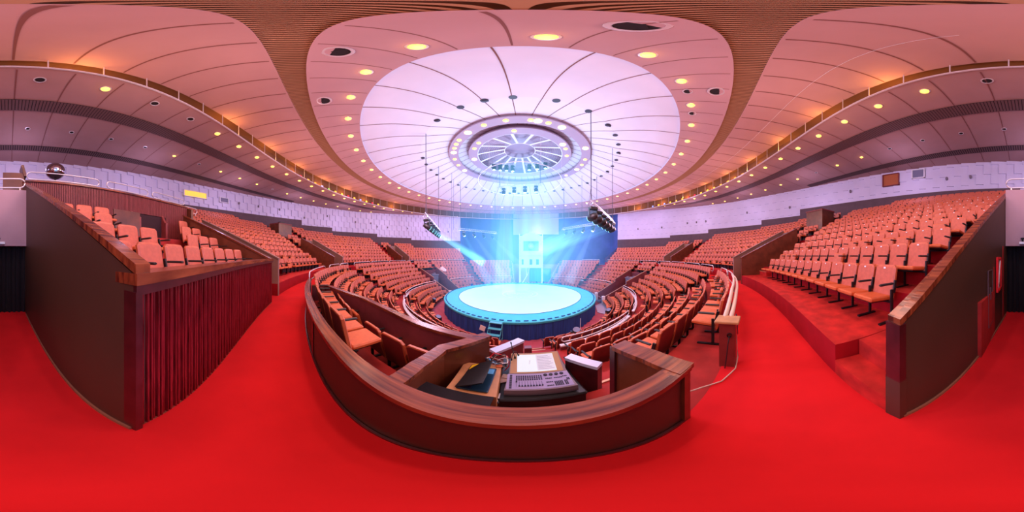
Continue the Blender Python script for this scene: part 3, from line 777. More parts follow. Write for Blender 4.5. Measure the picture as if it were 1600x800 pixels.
for k in range(3):
    for bank, a, b in LB:
        b2 = -8.0 if bank.startswith('lower left stand before') else b
        fill('front block of the '+bank, k+6, FRR[k], FRZ[k], a+.6, b2-.6, .8)
# booth seats
fill('lighting booth', 0, 15.12, -.10, -24.4, -8.6, .95)
for (a, b) in ((-22.5, -14.9), (-12.35, -10.25), (-10.2, -8.1), (-8.05, -6.0)):
    fill('lighting booth', 1, 14.42, -.56, a, b, .95)

ORD = ['first', 'second', 'third', 'fourth', 'fifth', 'sixth', 'seventh', 'eighth', 'ninth', 'tenth', 'eleventh', 'twelfth', 'thirteenth', 'fourteenth', 'fifteenth', 'sixteenth', 'seventeenth', 'eighteenth', 'nineteenth', 'twentieth']
def ordn(i):
    if i < 20: return ORD[i]
    t = {2: 'twenty', 3: 'thirty', 4: 'forty', 5: 'fifty', 6: 'sixty', 7: 'seventy'}[(i+1)//10]
    u = (i+1) % 10
    return (t[:-1]+'ieth') if u == 0 else t+'-'+ORD[u-1]
def size_score(s):
    x, y, z = P(s['r'], s['phi'], s['z']+.6)
    d = math.dist((x, y, z), (CAMX, CAMY, CAMZ))
    if s['bank'] == 'lower left stand before the side stairs' and s['phi'] > -20 and s['row'] >= 3: d *= 2.2
    return d
spots.sort(key=size_score)
NEAR, FAR = spots[:300], spots[300:]
# individual chairs
cnt = {}
for s in NEAR: cnt.setdefault((s['bank'], s['row']), []).append(s)
for key, lst in cnt.items():
    if 'right' in key[0]: lst.sort(key=lambda s: s['phi'])
    else: lst.sort(key=lambda s: -s['phi'])
    for i, s in enumerate(lst): s['ord'] = i
def make_chair(fold, plate):
    root = empty('auditorium_chair'); lab = {}
    for n_, mk, mb_ in PROTO[fold]:
        if n_ == 'number_plate' and not plate: continue
        key = (n_, fold)
        if key not in MESH:
            o = mb_.build(n_, [M[q] for q in mk], root)
            MESH[key] = o.data
            if n_ == 'backrest': recalc(o)
        else:
            o = bpy.data.objects.new(n_, MESH[key]); COL.objects.link(o); o.parent = root
    return root
MESH = {}; masters = {}
SHORT = {'right stand between the rear passage and the second exit': 'right upper stand by the passage', 'left stand between the slatted box and the second exit': 'left upper stand past the box', 'slatted box on the left': 'slatted box', 'lighting booth': 'lighting booth',
 'lower left stand before the side stairs': 'lower left stand, near side', 'lower right stand before the side stairs': 'lower right stand, near side', 'lower left stand beyond the side stairs': 'lower left stand, far side', 'lower right stand beyond the side stairs': 'lower right stand, far side',
 'right stand between the second and third exits': 'right upper stand past second exit', 'left stand between the second and third exits': 'left upper stand past second exit'}
SLM = {'right stand between the rear passage and the second exit': 'from the corner post', 'slatted box on the left': 'from the passage wall', 'lighting booth': 'from the laptop end'}
LANDM = {'right stand between the rear passage and the second exit': 'from the dark wooden corner post', 'slatted box on the left': 'from the passage wall', 'lighting booth': 'from the laptop end'}
def place(s):
    # chair back plane leans: align so that its top meets radius r+.28
    return P(s['r']+.01, s['phi'], s['z']), R(s['phi'])+PI
for s in NEAR:
    pl = bool(s['plate']); key = (s['fold'], pl)
    loc, rz = place(s)
    up = 'front row' if s['row'] == 0 else ordn(s['row'])+' row'
    if 'lower' in s['bank']: up = 'top row' if s['row'] == 0 else ('row %s from the top' % ordn(s['row']))
    if s['bank'].startswith('front block'): up = ORD[s['row']-6]+' row below low rail'
    if s['bank'] == 'lighting booth': up = ['row against curved wall', 'row nearer the ring'][s['row']]
    lm = LANDM.get(s['bank'], 'counted from the end nearest the camera')
    sb = SHORT.get(s['bank'], s['bank'].replace('front block of the ', ''))
    if s['bank'].startswith('front block'): sb = SHORT.get(s['bank'][19:], s['bank'][19:])
    up = up.replace('row ', 'row ') if not up.startswith('row ') else up.split()[1]+' row down'
    lb = 'terracotta chair, %s %s, %s, %s' % (ordn(s['ord']), SLM.get(s['bank'], 'from near end'), up, sb)
    if key not in masters:
        masters[key] = make_chair(*key); o = masters[key]; o.location = loc; o.rotation_euler = (0, 0, rz); o['label'] = lb
        o['category'] = 'chair'; o['group'] = 'terracotta tip-up chairs of the stands'
    else:
        o = copy_thing(masters[key], loc, rz, lb)
# the remaining far chairs: one object
import array
mb = MB(); vsA = []; fsA = []; msA = []
def low_chair(fold):
    m_ = MB()
    W = .245
    y0, y1 = .15, .27
    m_.add([(-W, .146, .33), (W, .146, .33), (W, .262, .90), (.18, .272, .95), (-.18, .272, .95), (-W, .262, .90)], [(0, 1, 2, 3, 4, 5)], 0)
    m_.add([(-W, .20, .33), (W, .20, .33), (W, .316, .90), (.18, .326, .95), (-.18, .326, .95), (-W, .316, .90)], [(5, 4, 3, 2, 1, 0)], 2)
    m_.add([(-W, .146, .33), (W, .146, .33), (W, .262, .90), (.18, .272, .95), (-.18, .272, .95), (-W, .262, .90), (-W, .20, .33), (W, .20, .33), (W, .316, .90), (.18, .326, .95), (-.18, .326, .95), (-W, .316, .90)],
           [(1, 7, 8, 2), (2, 8, 9, 3), (3, 9, 10, 4), (4, 10, 11, 5), (5, 11, 6, 0)], 1)
    if fold: m_.box((0, .02, .56), (.46, .07, .38), 3, M=rotM('X', -14))
    else: m_.box((0, -.09, .425), (.46, .44, .075), 3)
    m_.box((.272, .08, .30), (.03, .12, .60), 4); m_.box((.272, -.02, .66), (.05, .30, .035), 4); m_.box((0, .10, .22), (.44, .05, .25), 4)
    return m_
LOWC = {f: low_chair(f) for f in (False, True)}
for f in LOWC: LOWC[f].f = [tuple(q) for q in LOWC[f].f]
for s in FAR:
    loc, rz = place(s); c, sn = math.cos(rz), math.sin(rz); L = LOWC[s['fold']]; n0 = len(vsA)
    for (x, y, z) in L.v: vsA.append((loc[0]+x*c-y*sn, loc[1]+x*sn+y*c, loc[2]+z))
    for f in L.f: fsA.append(tuple(i+n0 for i in f))
    msA += L.m
big = MB(); big.v, big.f, big.m = vsA, fsA, msA
me = bpy.data.meshes.new('distant_chairs'); me.from_pydata(vsA, [], fsA)
for q in ('vinyl', 'edge', 'shell', 'vinylseat', 'frame'): me.materials.append(M[q])
me.polygons.foreach_set('material_index', msA); me.update()
o = bpy.data.objects.new('distant_chairs', me); COL.objects.link(o)
tag(o, 'thousands of terracotta tip-up chairs filling the more distant stands in curved rows', 'chairs', 'terracotta tip-up chairs of the stands', 'stuff')
print('chairs', len(spots), 'far', len(FAR))

# ------------------------------------------------------------------ lighting booth
def wall_poly(name, pts, th, z0, z1, label, m, cap, capth, kind='structure'):
    """wall following a plan polyline; cap board as child"""
    mb = MB(); P2 = [Vector(p) for p in pts]; N = []
    for i in range(len(P2)):
        d = (P2[min(i+1, len(P2)-1)]-P2[max(i-1, 0)]).normalized(); N.append(Vector((d.y, -d.x)))
    def strip(mb, h, a, b):
        A = [p+n*h for p, n in zip(P2, N)]; B = [p-n*h for p, n in zip(P2, N)]; n = len(P2)
        vs = [(p.x, p.y, a) for p in A]+[(p.x, p.y, b) for p in A]+[(p.x, p.y, b) for p in B]+[(p.x, p.y, a) for p in B]
        fs = []
        for i in range(n-1):
            for q in range(4): r_ = (q+1) % 4; fs.append((q*n+i, q*n+i+1, r_*n+i+1, r_*n+i))
        fs += [(0, n, 2*n, 3*n), (n-1, 4*n-1, 3*n-1, 2*n-1)]
        mb.add(vs, fs)
    strip(mb, th/2, z0, z1); w = recalc(mb.build(name, m)); w['kind'] = kind; w['label'] = label; w['category'] = 'wall'
    mb = MB(); strip(mb, capth/2, z1, z1+.045); recalc(mb.build('cap_board', cap, w))
    return w
w = wall_poly('wall_booth_outer', [P(15.36, -25.0+25.6*i/26)[:2] for i in range(27)], .07, -.1, .715, 'curved brown wall of the lighting booth with a broad varnished top, in front of the camera', M['brown'], M['varnish'], .135)
mb = MB(); mb.sweep([(15.40, 0), (15.40, .035), (15.42, .035), (15.42, 0)], -25, .5, 1); mb.build('skirting', M['capside'], w)
mb = MB(); mb.box(P(15.36, -10.9, .33), (.09, .10, .76), M=rotM('Z', -10.9)); mb.build('joint_post', M['capside'], w)
mb = MB(); mb.box((.135, -15.36, .33), (.09, .09, .78)); mb.build('corner_post', M['capside'], w)
w = wall_poly('wall_booth_wing', [(.115, -15.42), (.125, -15.1), (.08, -14.78)], .07, -.56, .721, 'short brown booth wing wall with varnished top at the right corner', M['board'], M['varnish'], .17)
mb = MB(); mb.box((.07, -14.76, .08), (.09, .07, 1.27)); mb.build('end_post', M['capside'], w)
wall_poly('wall_booth_divider', [(-1.45, -15.26), (-1.47, -14.85), (-1.43, -14.47), (-1.06, -14.02)], .06, -.56, .57, 'brown dividing wall between booth seats and lighting desk', M['board'], M['varnish'], .13)
wall_poly('wall_booth_lower', [P(15.30, -25.0)[:2], (-6.37, -13.34), (-4.0, -13.34), (-3.0, -13.55), (-2.1, -13.8), (-1.06, -13.98)], .06, -1.3, .47, 'long dark booth parapet sweeping down towards the ring on the left', M['plum'], M['varnish'], .13)
w = wall_poly('wall_booth_short', [(.06, -14.50), (-.16, -14.17)], .10, -.9, .27, 'short dark wall with a pale shiny top right of the lighting console', M['capside'], M['palecap'], .12)
wall_poly('wall_booth_far', [(-1.06, -13.55), (-.62, -13.12)], .10, -1.2, .0, 'low parapet with a pale top just beyond the cables behind the desk', M['plum'], M['palecap'], .15)
mb = MB(); mb.box((-.47, -12.75, -.75), (.14, .12, .75)); tag(mb.build('stub_post', M['plum']), 'small plum post standing beyond the lighting console', 'post')
mb = MB(); mb.prism([(-1.40, -15.25), (.08, -15.28), (.05, -14.3), (-.3, -13.9), (-1.05, -13.9), (-1.38, -14.6)], -.60, -.50)
struct(mb, 'floor', M['carpet'], 'red floor inside the lighting booth')

# lighting console table
tb = empty('desk_table', (-.53, -14.36, -.50)); tag(tb, 'black table carrying the lighting console inside the booth', 'table')
mb = MB(); mb.box((0, .08, .60), (.72, .84, .05), bev=.015); mb.build('table_top', M['black'], tb)
for sx in (-.32, .32):
    for sy in (-.30, .45): mb = MB(); mb.box((sx, sy, .29), (.05, .05, .58)); mb.build('leg', M['black'], tb)
mb = MB(); mb.box((0, -.30, .30), (.62, .04, .05)); mb.box((0, -.32, .52), (.68, .03, .12)); mb.build('crossbar', M['black'], tb)
# flight case under the table with a red pilot lamp
fc = empty('flight_case', (-.70, -14.55, -.50)); tag(fc, 'dark equipment case under the table with a tiny red pilot lamp', 'case')
mb = MB(); mb.box((0, 0, .2), (.36, .4, .4), bev=.02); mb.build('case_body', M['black'], fc)
mb = MB(); mb.box((.10, -.205, .30), (.015, .01, .015)); mb.build('pilot_lamp', M['redlamp'], fc)

# console
cs = empty('lighting_console', (-.53, -14.36, .135), R(-2)); cs.scale = (.93, .93, .93); tag(cs, 'grey lighting control console with big lit screen, fader panel and gooseneck lamps', 'lighting console')
mb = MB()
# body: front panel nearly flat, rear part tilted up
W0, W1 = .325, .285
pr = [(-.30, .0, .035, W0), (-.29, .02, .085, W0), (-.02, .02, .125, .300), (.28, .02, .255, W1-.01), (.30, .0, .22, W1-.01)]
vs = []
for (y, zb, zt, w_) in pr: vs += [(-w_, y, zb), (w_, y, zb), (w_, y, zt), (-w_, y, zt)]
fs = [(0, 3, 2, 1), (16, 17, 18, 19)]
for i in range(4):
    for q in range(4): r_ = (q+1) % 4; fs.append((i*4+q, i*4+r_, (i+1)*4+r_, (i+1)*4+q))
mb.add(vs, fs); recalc(mb.build('console_body', M['console'], cs))
def onpanel(x0, x1, y0, y1, mt, name, lift=.003, th=.003, front=True, parent=cs, nobuild=None):
    """thin plate lying on the front panel (front) or on the tilted rear panel"""
    if front: f = lambda y: .085+(y+.29)/.27*.04
    else: f = lambda y: .125+(y+.02)/.30*.13
    k0 = f(y0)+lift; k1 = f(y1)+lift
    m_ = nobuild or MB()
    m_.add([(x0, y0, k0), (x1, y0, k0), (x1, y1, k1), (x0, y1, k1), (x0, y0, k0-th), (x1, y0, k0-th), (x1, y1, k1-th), (x0, y1, k1-th)], [(0, 1, 2, 3), (4, 5, 1, 0), (5, 6, 2, 1), (6, 7, 3, 2), (7, 4, 0, 3)])
    if nobuild is None: return m_.build(name, mt, parent)
onpanel(-.31, .30, -.275, -.03, M['consolepanel'], 'front_panel')
sur = onpanel(-.285, .268, -.015, .272, M['bronze'], 'screen_surround', front=False)
onpanel(-.215, .20, .0, .25, M['display'], 'touch_screen', .007, front=False)
sc = onpanel(.0, .195, .012, .245, M['display2'], 'screen_pane', .0085, front=False)
mm = MB()
for i in range(9): onpanel(.012, .18-.02*(i % 3), .03+.023*i, .034+.023*i, None, '', .0098, .001, False, nobuild=mm)
mm.build('screen_lines', M['consolepanel'], sc)
mm = MB()
for i in range(5): onpanel(-.085+.002*i, -.075+.002*i, .11+.012*i, .116+.012*i, None, '', .0086, .001, False, nobuild=mm)
mm.build('screen_marks', M['greyrig'], sc)
mm = MB()
for i in range(10):
    x = -.222+.026*i; onpanel(x, x+.003, -.235, -.155, None, '', .0055, .001, nobuild=mm)
mm.build('fader_slots', M['key'], cs)
for i in range(10):
    x = -.2205+.026*i; y = -.232 if i else -.165
    o = onpanel(x-.007, x+.007, y, y+.014, M['key'], 'fader_knob', .016, .014)
mm = MB()
for j in range(3):
    for i in range(12): x = -.225+.0215*i; onpanel(x, x+.014, -.135+.028*j, -.116+.028*j, None, '', .008, .005, nobuild=mm)
mm.build('button_rows', M['key'], cs)
mm = MB()
for j in range(8): onpanel(-.285, -.262, -.26+.028*j, -.242+.028*j, None, '', .008, .005, nobuild=mm)
mm.build('side_buttons', M['key'], cs)
mm = MB()
for bx, by, nx, ny in ((.055, -.245, 4, 1), (.055, -.19, 4, 1), (.055, -.13, 4, 1), (.13, -.25, 5, 4), (.14, -.13, 5, 1), (.225, -.25, 2, 4), (.255, -.18, 2, 2), (.225, -.12, 3, 1)):
    for i in range(nx):
        for j in range(ny): onpanel(bx+i*.0165, bx+i*.0165+.012, by+j*.019, by+j*.019+.013, None, '', .008, .005, nobuild=mm)
mm.build('keypad', M['key'], cs)
for i in range(4):
    m_ = MB(); x = .065+.055*i; m_.lathe((x, -.062, .118), [(.021, 0), (.019, .014), (.012, .018), (0, .018)], 14, M=rotM('X', 8)); m_.build('encoder_wheel', M['key'], cs, smooth=False)
for pts in ([(-.24, .20, .23), (-.245, .19, .26), (-.27, .25, .34), (-.285, .29, .40)], [(-.20, .24, .24), (-.225, .25, .30), (-.25, .22, .33), (-.27, .17, .30), (-.275, .14, .26)]):
    m_ = MB(); m_.tube(pts, .005, 6); m_.lathe(pts[0], [(.011, -.02), (.011, .02)], 8); m_.tube([pts[-1], tuple(Vector(pts[-1])+(Vector(pts[-1])-Vector(pts[-2])).normalized()*.03)], .009, 8); m_.build('gooseneck_lamp', M['black'], cs)

# plywood box with laptop
bx = empty('plywood_box', (-1.075, -14.53, -.50)); tag(bx, 'light plywood box stand holding the laptop in the booth', 'box')
mb = MB(); mb.box((0, 0, .40), (.38, .54, .80)); mb.build('box_body', M['box'], bx)
mb = MB(); mb.box((.17, .24, .806), (.06, .05, .012)); mb.build('corner_plate', M['edge'], bx)
lp = empty('laptop', (-1.06, -14.55, .302), R(-4)); tag(lp, 'dark laptop lying half open on the plywood box', 'laptop')
mb = MB(); mb.box((0, 0, .011), (.25, .40, .022), bev=.006); mb.build('laptop_base', M['laptop'], lp)
mb = MB()
for i in range(4):
    for j in range(13): mb.box((-.085+.022*i, -.17+.026*j, .0235), (.017, .021, .003))
mb.build('keyboard', M['key'], lp)
mb = MB(); mb.box((.085, .13, .0235), (.05, .09, .003)); mb.build('deck_sticker', M['bluesticker'], lp)
Ml = Matrix.Rotation(R(-30), 3, 'Y')
mb = MB(); c = Ml @ Vector((.12, 0, 0)); mb.box((-.125+c.x, 0, .024+c.z), (.245, .40, .012), M=Ml); lid = mb.build('laptop_lid', M['black'], lp)
mb = MB(); c2 = Ml @ Vector((.05, .145, .008)); 
q = [Ml @ Vector(v) for v in ((.01, .19, .0075), (.10, .19, .0075), (.01, .10, .0075))]
mb.add([(-.125+v.x, v.y, .024+v.z) for v in q], [(0, 1, 2)]); mb.build('lid_sticker', M['sticker'], lid)
mb = MB(); mb.box((-1.19, -14.93, .325), (.56, .27, .012), M=rotM('Z', -6)); mb.box((-1.19, -14.93, .24), (.5, .2, .16), M=rotM('Z', -6))
tag(mb.build('folded_cloth', M['curtain']), 'flat black padded cloth lying between the plywood box and the curved wall', 'cloth')
mb = MB(); mb.prism([(-1.36, -14.35), (-1.30, -14.42), (-1.10, -13.98), (-1.16, -13.94)], -.50, -.1)
tag(mb.build('red_cloth', M['redcloth']), 'bright red cloth hanging behind the laptop against the divider wall', 'cloth')
# cable tangle, adaptor, paper, phone, remote
rnd = random.Random(3)
cols = ['black', 'cord', 'redcloth', 'cable', 'white', 'black', 'cord', 'bluesticker', 'cord', 'black']
for i in range(10):
    c = Vector((-.93, -14.16, .20)); pts = []; ph = rnd.random()*6
    for j in range(9):
        t = j/8; pts.append((c.x+.13*math.cos(ph+5*t)*(1-.3*t)+rnd.uniform(-.02, .02), c.y+.11*math.sin(ph+5*t)+rnd.uniform(-.02, .02), .19+.17*math.sin(PI*t)*rnd.uniform(.7, 1)))
    mb = MB(); mb.tube(pts, .0065, 5)
    tag(mb.build('signal_cable', M[cols[i]], smooth=True), 'loop of the tangled %s cable heap behind the plywood box' % {'black': 'black', 'cord': 'cream', 'redcloth': 'red', 'cable': 'dark grey', 'white': 'white', 'bluesticker': 'blue'}[cols[i]], 'cable', 'tangled cables behind the laptop')
mb = MB(); mb.box((-.86, -14.36, .140), (.12, .10, .01), M=rotM('Z', 25)); mb.box((-.835, -14.32, .155), (.08, .06, .02), M=rotM('Z', -15) @ rotM('X', 12)); tag(mb.build('crumpled_paper', M['paper']), 'crumpled cream paper lying left of the console', 'paper')
mb = MB(); mb.box((-.905, -14.70, .131), (.055, .11, .012), bev=.004, M=rotM('Z', 12)); ph_ = mb.build('phone', M['black']); tag(ph_, 'small dark phone lying left of the console', 'phone')
mb = MB(); mb.box((-.905, -14.70, .138), (.04, .06, .002), M=rotM('Z', 12)); mb.build('phone_label', M['paper'], ph_)
mb = MB(); mb.tube([(-.875, -14.60, .135), (-.88, -14.68, .135)], .007, 6); tag(mb.build('lighter', M['white']), 'thin white lighter beside the small dark phone', 'lighter')

# post at the right end of the lower stand with wrapped rail and cables
ps = empty('rail_post_cabinet', (1.22, -15.40, 0), R(5)); tag(ps, 'red brown wooden post cabinet ending the wrapped handrail right of the booth', 'cabinet')
mb = MB(); mb.box((0, 0, .36), (.15, .20, .74)); mb.build('post_body', M['shell'], ps)
mb = MB(); mb.box((0, 0, .75), (.25, .30, .035), bev=.008); mb.build('post_top', M['box'], ps)
mb = MB(); mb.lathe((-.085, -.03, .56), [(.03, -.02), (.03, .02), (0, .025)], 10, M=rotM('Y', 90)); mb.tube([(-.09, -.03, .55), (-.12, -.02, .45), (-.13, 0, .2), (-.12, .02, .0)], .007, 5); mb.build('socket', M['black'], ps)
for off, z1, lb in ((-.03, .98, 'inner'), (.05, .92, 'outer')):
    mb = MB(); pts = [P(15.42+off, 4.6+ (12.5)*t/10, .72+ (z1-.72)*min(1, t/3)) for t in range(11)]
    mb.tube(pts, .034, 8, r2=.026)
    tag(mb.build('wrapped_handrail', M['tape'], smooth=True), 'cream wrapped handrail sweeping away from the post, %s of the pair' % lb, 'rail', 'wrapped handrails')
mb = MB(); pts = [(1.30, -15.45, .70), (1.42, -15.47, .40), (1.36, -15.50, .05), (1.10, -15.52, .02), (.80, -15.44, .015), (.62, -15.30, .015), (.45, -15.2, .015), (.38, -15.05, -.1)]
mb.tube(pts, .009, 6); tag(mb.build('floor_cable', M['cord'], smooth=True), 'cream cable running down the post and along the red floor to the booth', 'cable')
for i in range(3):
    mb = MB(); pts = [P(15.50, 4.8+3.2*t/6, .05+.6*math.sin(PI*t/6)*(.6+.2*i)) for t in range(7)]
    mb.tube(pts, .008, 5); tag(mb.build('hanging_cable', M['cable'], smooth=True), 'dark cable looping beside the wrapped handrail', 'cable', 'cables hanging on the handrail')

# ------------------------------------------------------------------ raised ring (stage)
st = empty('ring_stage', (0, 0, -3.44)); tag(st, 'round raised performance ring with glowing white floor, teal border and navy skirt', 'stage')
mb = MB(); mb.lathe((0, 0, 0), [(5.84, 1.27), (0, 1.27)], 96); mb.build('ring_floor', M['stagewhite'], st)
mb = MB(); mb.lathe((0, 0, 0), [(7.14, 1.10), (7.16, 1.22), (7.10, 1.262), (6.9, 1.27), (5.84, 1.272)], 96); rim = mb.build('ring_border', M['teal'], st)
mb = MB()
for i in range(96):
    a = 2*PI*i/96; mb.box((6.98*math.cos(a), 6.98*math.sin(a), 1.285), (.10, .26, .03), M=Matrix.Rotation(a, 3, 'Z'))
mb.build('rim_clips', M['navy'], rim)
mb = MB(); mb.tube([(5.84*math.cos(2*PI*i/96), 5.84*math.sin(2*PI*i/96), 1.28) for i in range(96)], .02, 5, closed=True); mb.build('border_seam', M['navy'], rim)
mb = MB(); n = 300; vs = []
for i in range(n):
    a = 2*PI*i/n; rr = 7.08+.05*math.sin(i*1.9)+.03*math.sin(i*.73)
    vs += [(rr*math.cos(a)*1.0, rr*math.sin(a), 0.01), (7.10*math.cos(a), 7.10*math.sin(a), 1.20)]
mb.add(vs, [(2*i, 2*((i+1) % n), 2*((i+1) % n)+1, 2*i+1) for i in range(n)]); mb.build('ring_skirt', M['navy'], st, smooth=True)
mb = MB(); mb.lathe((0, 0, 0), [(1.75, 1.276), (1.62, 1.276)], 48); mb.lathe((0, 0, 0), [(1.30, 1.276), (1.22, 1.276)], 48)
for k in range(24):
    a = 2*PI*k/24; mb.box((1.46*math.cos(a), 1.46*math.sin(a), 1.2765), (.16, .09 if k % 3 else .16, .004), M=Matrix.Rotation(a, 3, 'Z'))
for k in range(7): mb.box((-.7+.23*k, .12*math.sin(k*2.1), 1.2765), (.13, .5-.3*abs(k-3)/3, .004), M=rotM('Z', 12*k))
mb.build('ring_emblem', M['pinkmark'], st)
# teal steps up to the ring
sp = empty('ring_steps', P(7.62, -13.1, -3.44), R(-13.1)); tag(sp, 'teal metal steps leading up onto the ring in front of the booth', 'steps')
for k in range(4):
    mb = MB(); mb.box((0, -.33+.22*k, .30+.30*k), (.72, .24, .05), bev=.01); mb.build('step_tread', M['tealmetal'], sp)
for sx in (-.36, .36):
    mb = MB(); mb.tube([(sx, -.45, 0), (sx, .38, 1.2)], .022, 6); mb.tube([(sx, .38, 1.2), (sx, .38, 0)], .02, 6); mb.tube([(sx, -.38, .22), (sx, .38, .22)], .014, 6); mb.build('step_frame', M['tealmetal'], sp)
mb = MB(); mb.box(P(7.35, -19.2, -2.72), (.34, .03, .32), M=rotM('Y', 14) @ rotM('Z', -19)); tag(mb.build('paper_sign', M['paper']), 'crumpled cream sheet hanging on the navy skirt left of the steps', 'sheet')

# floor moving heads around the ring
for (r, ph, z, rz, lb) in ((8.35, -77, -3.42, 100, 'black moving head light on the floor left of the ring, farther of two'), (8.25, -43, -3.42, 60, 'black moving head light on the floor left of the ring, nearer the booth'),
                           (8.35, 48.5, -3.42, -60, 'black moving head light on the floor right of the ring near the tunnel'), (8.75, 15.5, -3.05, -20, 'black moving head light beyond the rail, directly right of the steps')):
    moving_head(P(r, ph, z), R(rz), lb, 'moving heads on the floor around the ring', 1.75, 25)
for i, (ph, r) in enumerate(((158, 7.0), (150, 7.05), (140, 7.05), (-150, 7.05), (-140, 7.05), (130, 7.1), (-125, 7.1))):
    mb = MB(); c = P(r, ph, -2.16); mb.box((0, 0, .06), (.22, .2, .12), bev=.02); mb.box((0, 0, .17), (.16, .16, .12), M=rotM('X', 25))
    o = mb.build('floor_spotlight', M['navy'], loc=c, rotz=R(ph)); tag(o, 'small dark floor spotlight on the far rim of the ring', 'stage light', 'small spotlights on the far rim')
mb = MB(); mb.tube([P(8.0, 22, -3.4), P(8.0, 22, -2.9), P(7.9, 23, -2.2)], .012, 5); tag(mb.build('light_stand', M['white']), 'thin white stand beside the ring skirt on the right', 'stand')
# grey ramp plate right of ring
mb = MB(); mb.prism([P(7.3, 58)[:2], P(9.2, 50)[:2], P(10.0, 62)[:2], P(10.6, 76)[:2], P(8.6, 82)[:2], P(7.3, 74)[:2]], -3.44, -3.40); tag(mb.build('floor_ramp_plate', M['ring']), 'pale grey plate laid on the arena floor right of the ring', 'plate')
# beam-like teal gangway edge between ring and right tunnel
mb = MB(); mb.add([P(7.1, 86, -2.2), P(7.1, 78, -2.2), P(9.0, 79, -3.3), P(9.0, 86, -3.3)], [(0, 1, 2, 3)]); tag(mb.build('gangway', M['ring']), 'sloping pale gangway from the ring down to the right tunnel', 'gangway')
# technician console in left lower stand & white cloth
mb = MB(); c = P(13.4, -122.5, -.75); mb.add([(c[0]-.7, c[1]-.5, c[2]+.1), (c[0]+.7, c[1]-.4, c[2]), (c[0]+.6, c[1]+.5, c[2]+.15), (c[0]-.5, c[1]+.6, c[2]+.3), (c[0], c[1], c[2]+.75)], [(0, 1, 4), (1, 2, 4), (2, 3, 4), (3, 0, 4)])
tag(mb.build('draped_cloth', M['paper']), 'pale pink cloth draped over seats beyond the left tunnel', 'cloth')

# ------------------------------------------------------------------ tower behind the ring
az = R((829.7-800)*.225); TD = 25.6
tx, ty = CAMX+math.sin(az)*TD, CAMY+math.cos(az)*TD
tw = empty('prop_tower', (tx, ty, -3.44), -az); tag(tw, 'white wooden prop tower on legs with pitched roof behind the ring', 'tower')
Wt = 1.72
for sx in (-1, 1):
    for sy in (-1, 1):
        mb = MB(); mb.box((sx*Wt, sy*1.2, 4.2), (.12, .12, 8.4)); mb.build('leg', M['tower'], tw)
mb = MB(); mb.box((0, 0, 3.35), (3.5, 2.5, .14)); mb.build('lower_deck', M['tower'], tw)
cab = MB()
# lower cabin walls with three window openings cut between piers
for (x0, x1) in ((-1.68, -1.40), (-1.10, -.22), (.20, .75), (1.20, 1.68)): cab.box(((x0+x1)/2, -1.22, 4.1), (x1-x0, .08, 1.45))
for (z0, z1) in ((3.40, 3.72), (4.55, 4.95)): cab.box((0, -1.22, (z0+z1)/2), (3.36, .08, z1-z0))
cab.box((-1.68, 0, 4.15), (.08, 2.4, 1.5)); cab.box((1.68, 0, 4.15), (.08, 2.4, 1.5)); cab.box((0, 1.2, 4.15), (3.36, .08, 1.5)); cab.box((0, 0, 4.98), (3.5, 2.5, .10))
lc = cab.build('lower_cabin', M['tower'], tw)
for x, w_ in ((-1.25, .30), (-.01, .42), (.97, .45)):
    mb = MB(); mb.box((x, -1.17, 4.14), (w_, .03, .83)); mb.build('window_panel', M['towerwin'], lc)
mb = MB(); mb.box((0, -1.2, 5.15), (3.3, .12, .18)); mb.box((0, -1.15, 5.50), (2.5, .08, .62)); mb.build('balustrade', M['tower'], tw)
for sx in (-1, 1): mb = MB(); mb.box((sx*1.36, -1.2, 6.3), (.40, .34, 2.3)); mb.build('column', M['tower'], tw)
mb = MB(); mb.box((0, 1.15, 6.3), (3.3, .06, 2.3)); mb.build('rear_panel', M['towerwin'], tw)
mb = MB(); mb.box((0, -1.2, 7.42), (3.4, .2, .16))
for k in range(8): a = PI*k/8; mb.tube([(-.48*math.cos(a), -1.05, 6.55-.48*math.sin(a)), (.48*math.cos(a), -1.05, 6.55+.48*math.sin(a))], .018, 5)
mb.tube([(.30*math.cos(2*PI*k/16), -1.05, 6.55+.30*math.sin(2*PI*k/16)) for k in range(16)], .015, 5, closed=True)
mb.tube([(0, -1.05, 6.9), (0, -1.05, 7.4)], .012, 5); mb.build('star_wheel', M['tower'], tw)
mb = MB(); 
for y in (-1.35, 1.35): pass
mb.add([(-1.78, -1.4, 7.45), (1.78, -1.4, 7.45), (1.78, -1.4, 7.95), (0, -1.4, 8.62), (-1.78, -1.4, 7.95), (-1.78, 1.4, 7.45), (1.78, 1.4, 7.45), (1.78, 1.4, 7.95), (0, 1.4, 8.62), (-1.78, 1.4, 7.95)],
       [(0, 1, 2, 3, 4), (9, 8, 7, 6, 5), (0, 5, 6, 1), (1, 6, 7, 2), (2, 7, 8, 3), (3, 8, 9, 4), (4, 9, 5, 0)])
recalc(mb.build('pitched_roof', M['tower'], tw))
mb = MB(); mb.tube([(-1.6, -1.2, .4), (-.5, 0, 2.2), (-.2, 0, 3.2)], .05, 6); mb.tube([(-.7, 0, 2.0), (-.75, 0, 3.3)], .05, 6); mb.build('brace', M['tower'], tw)

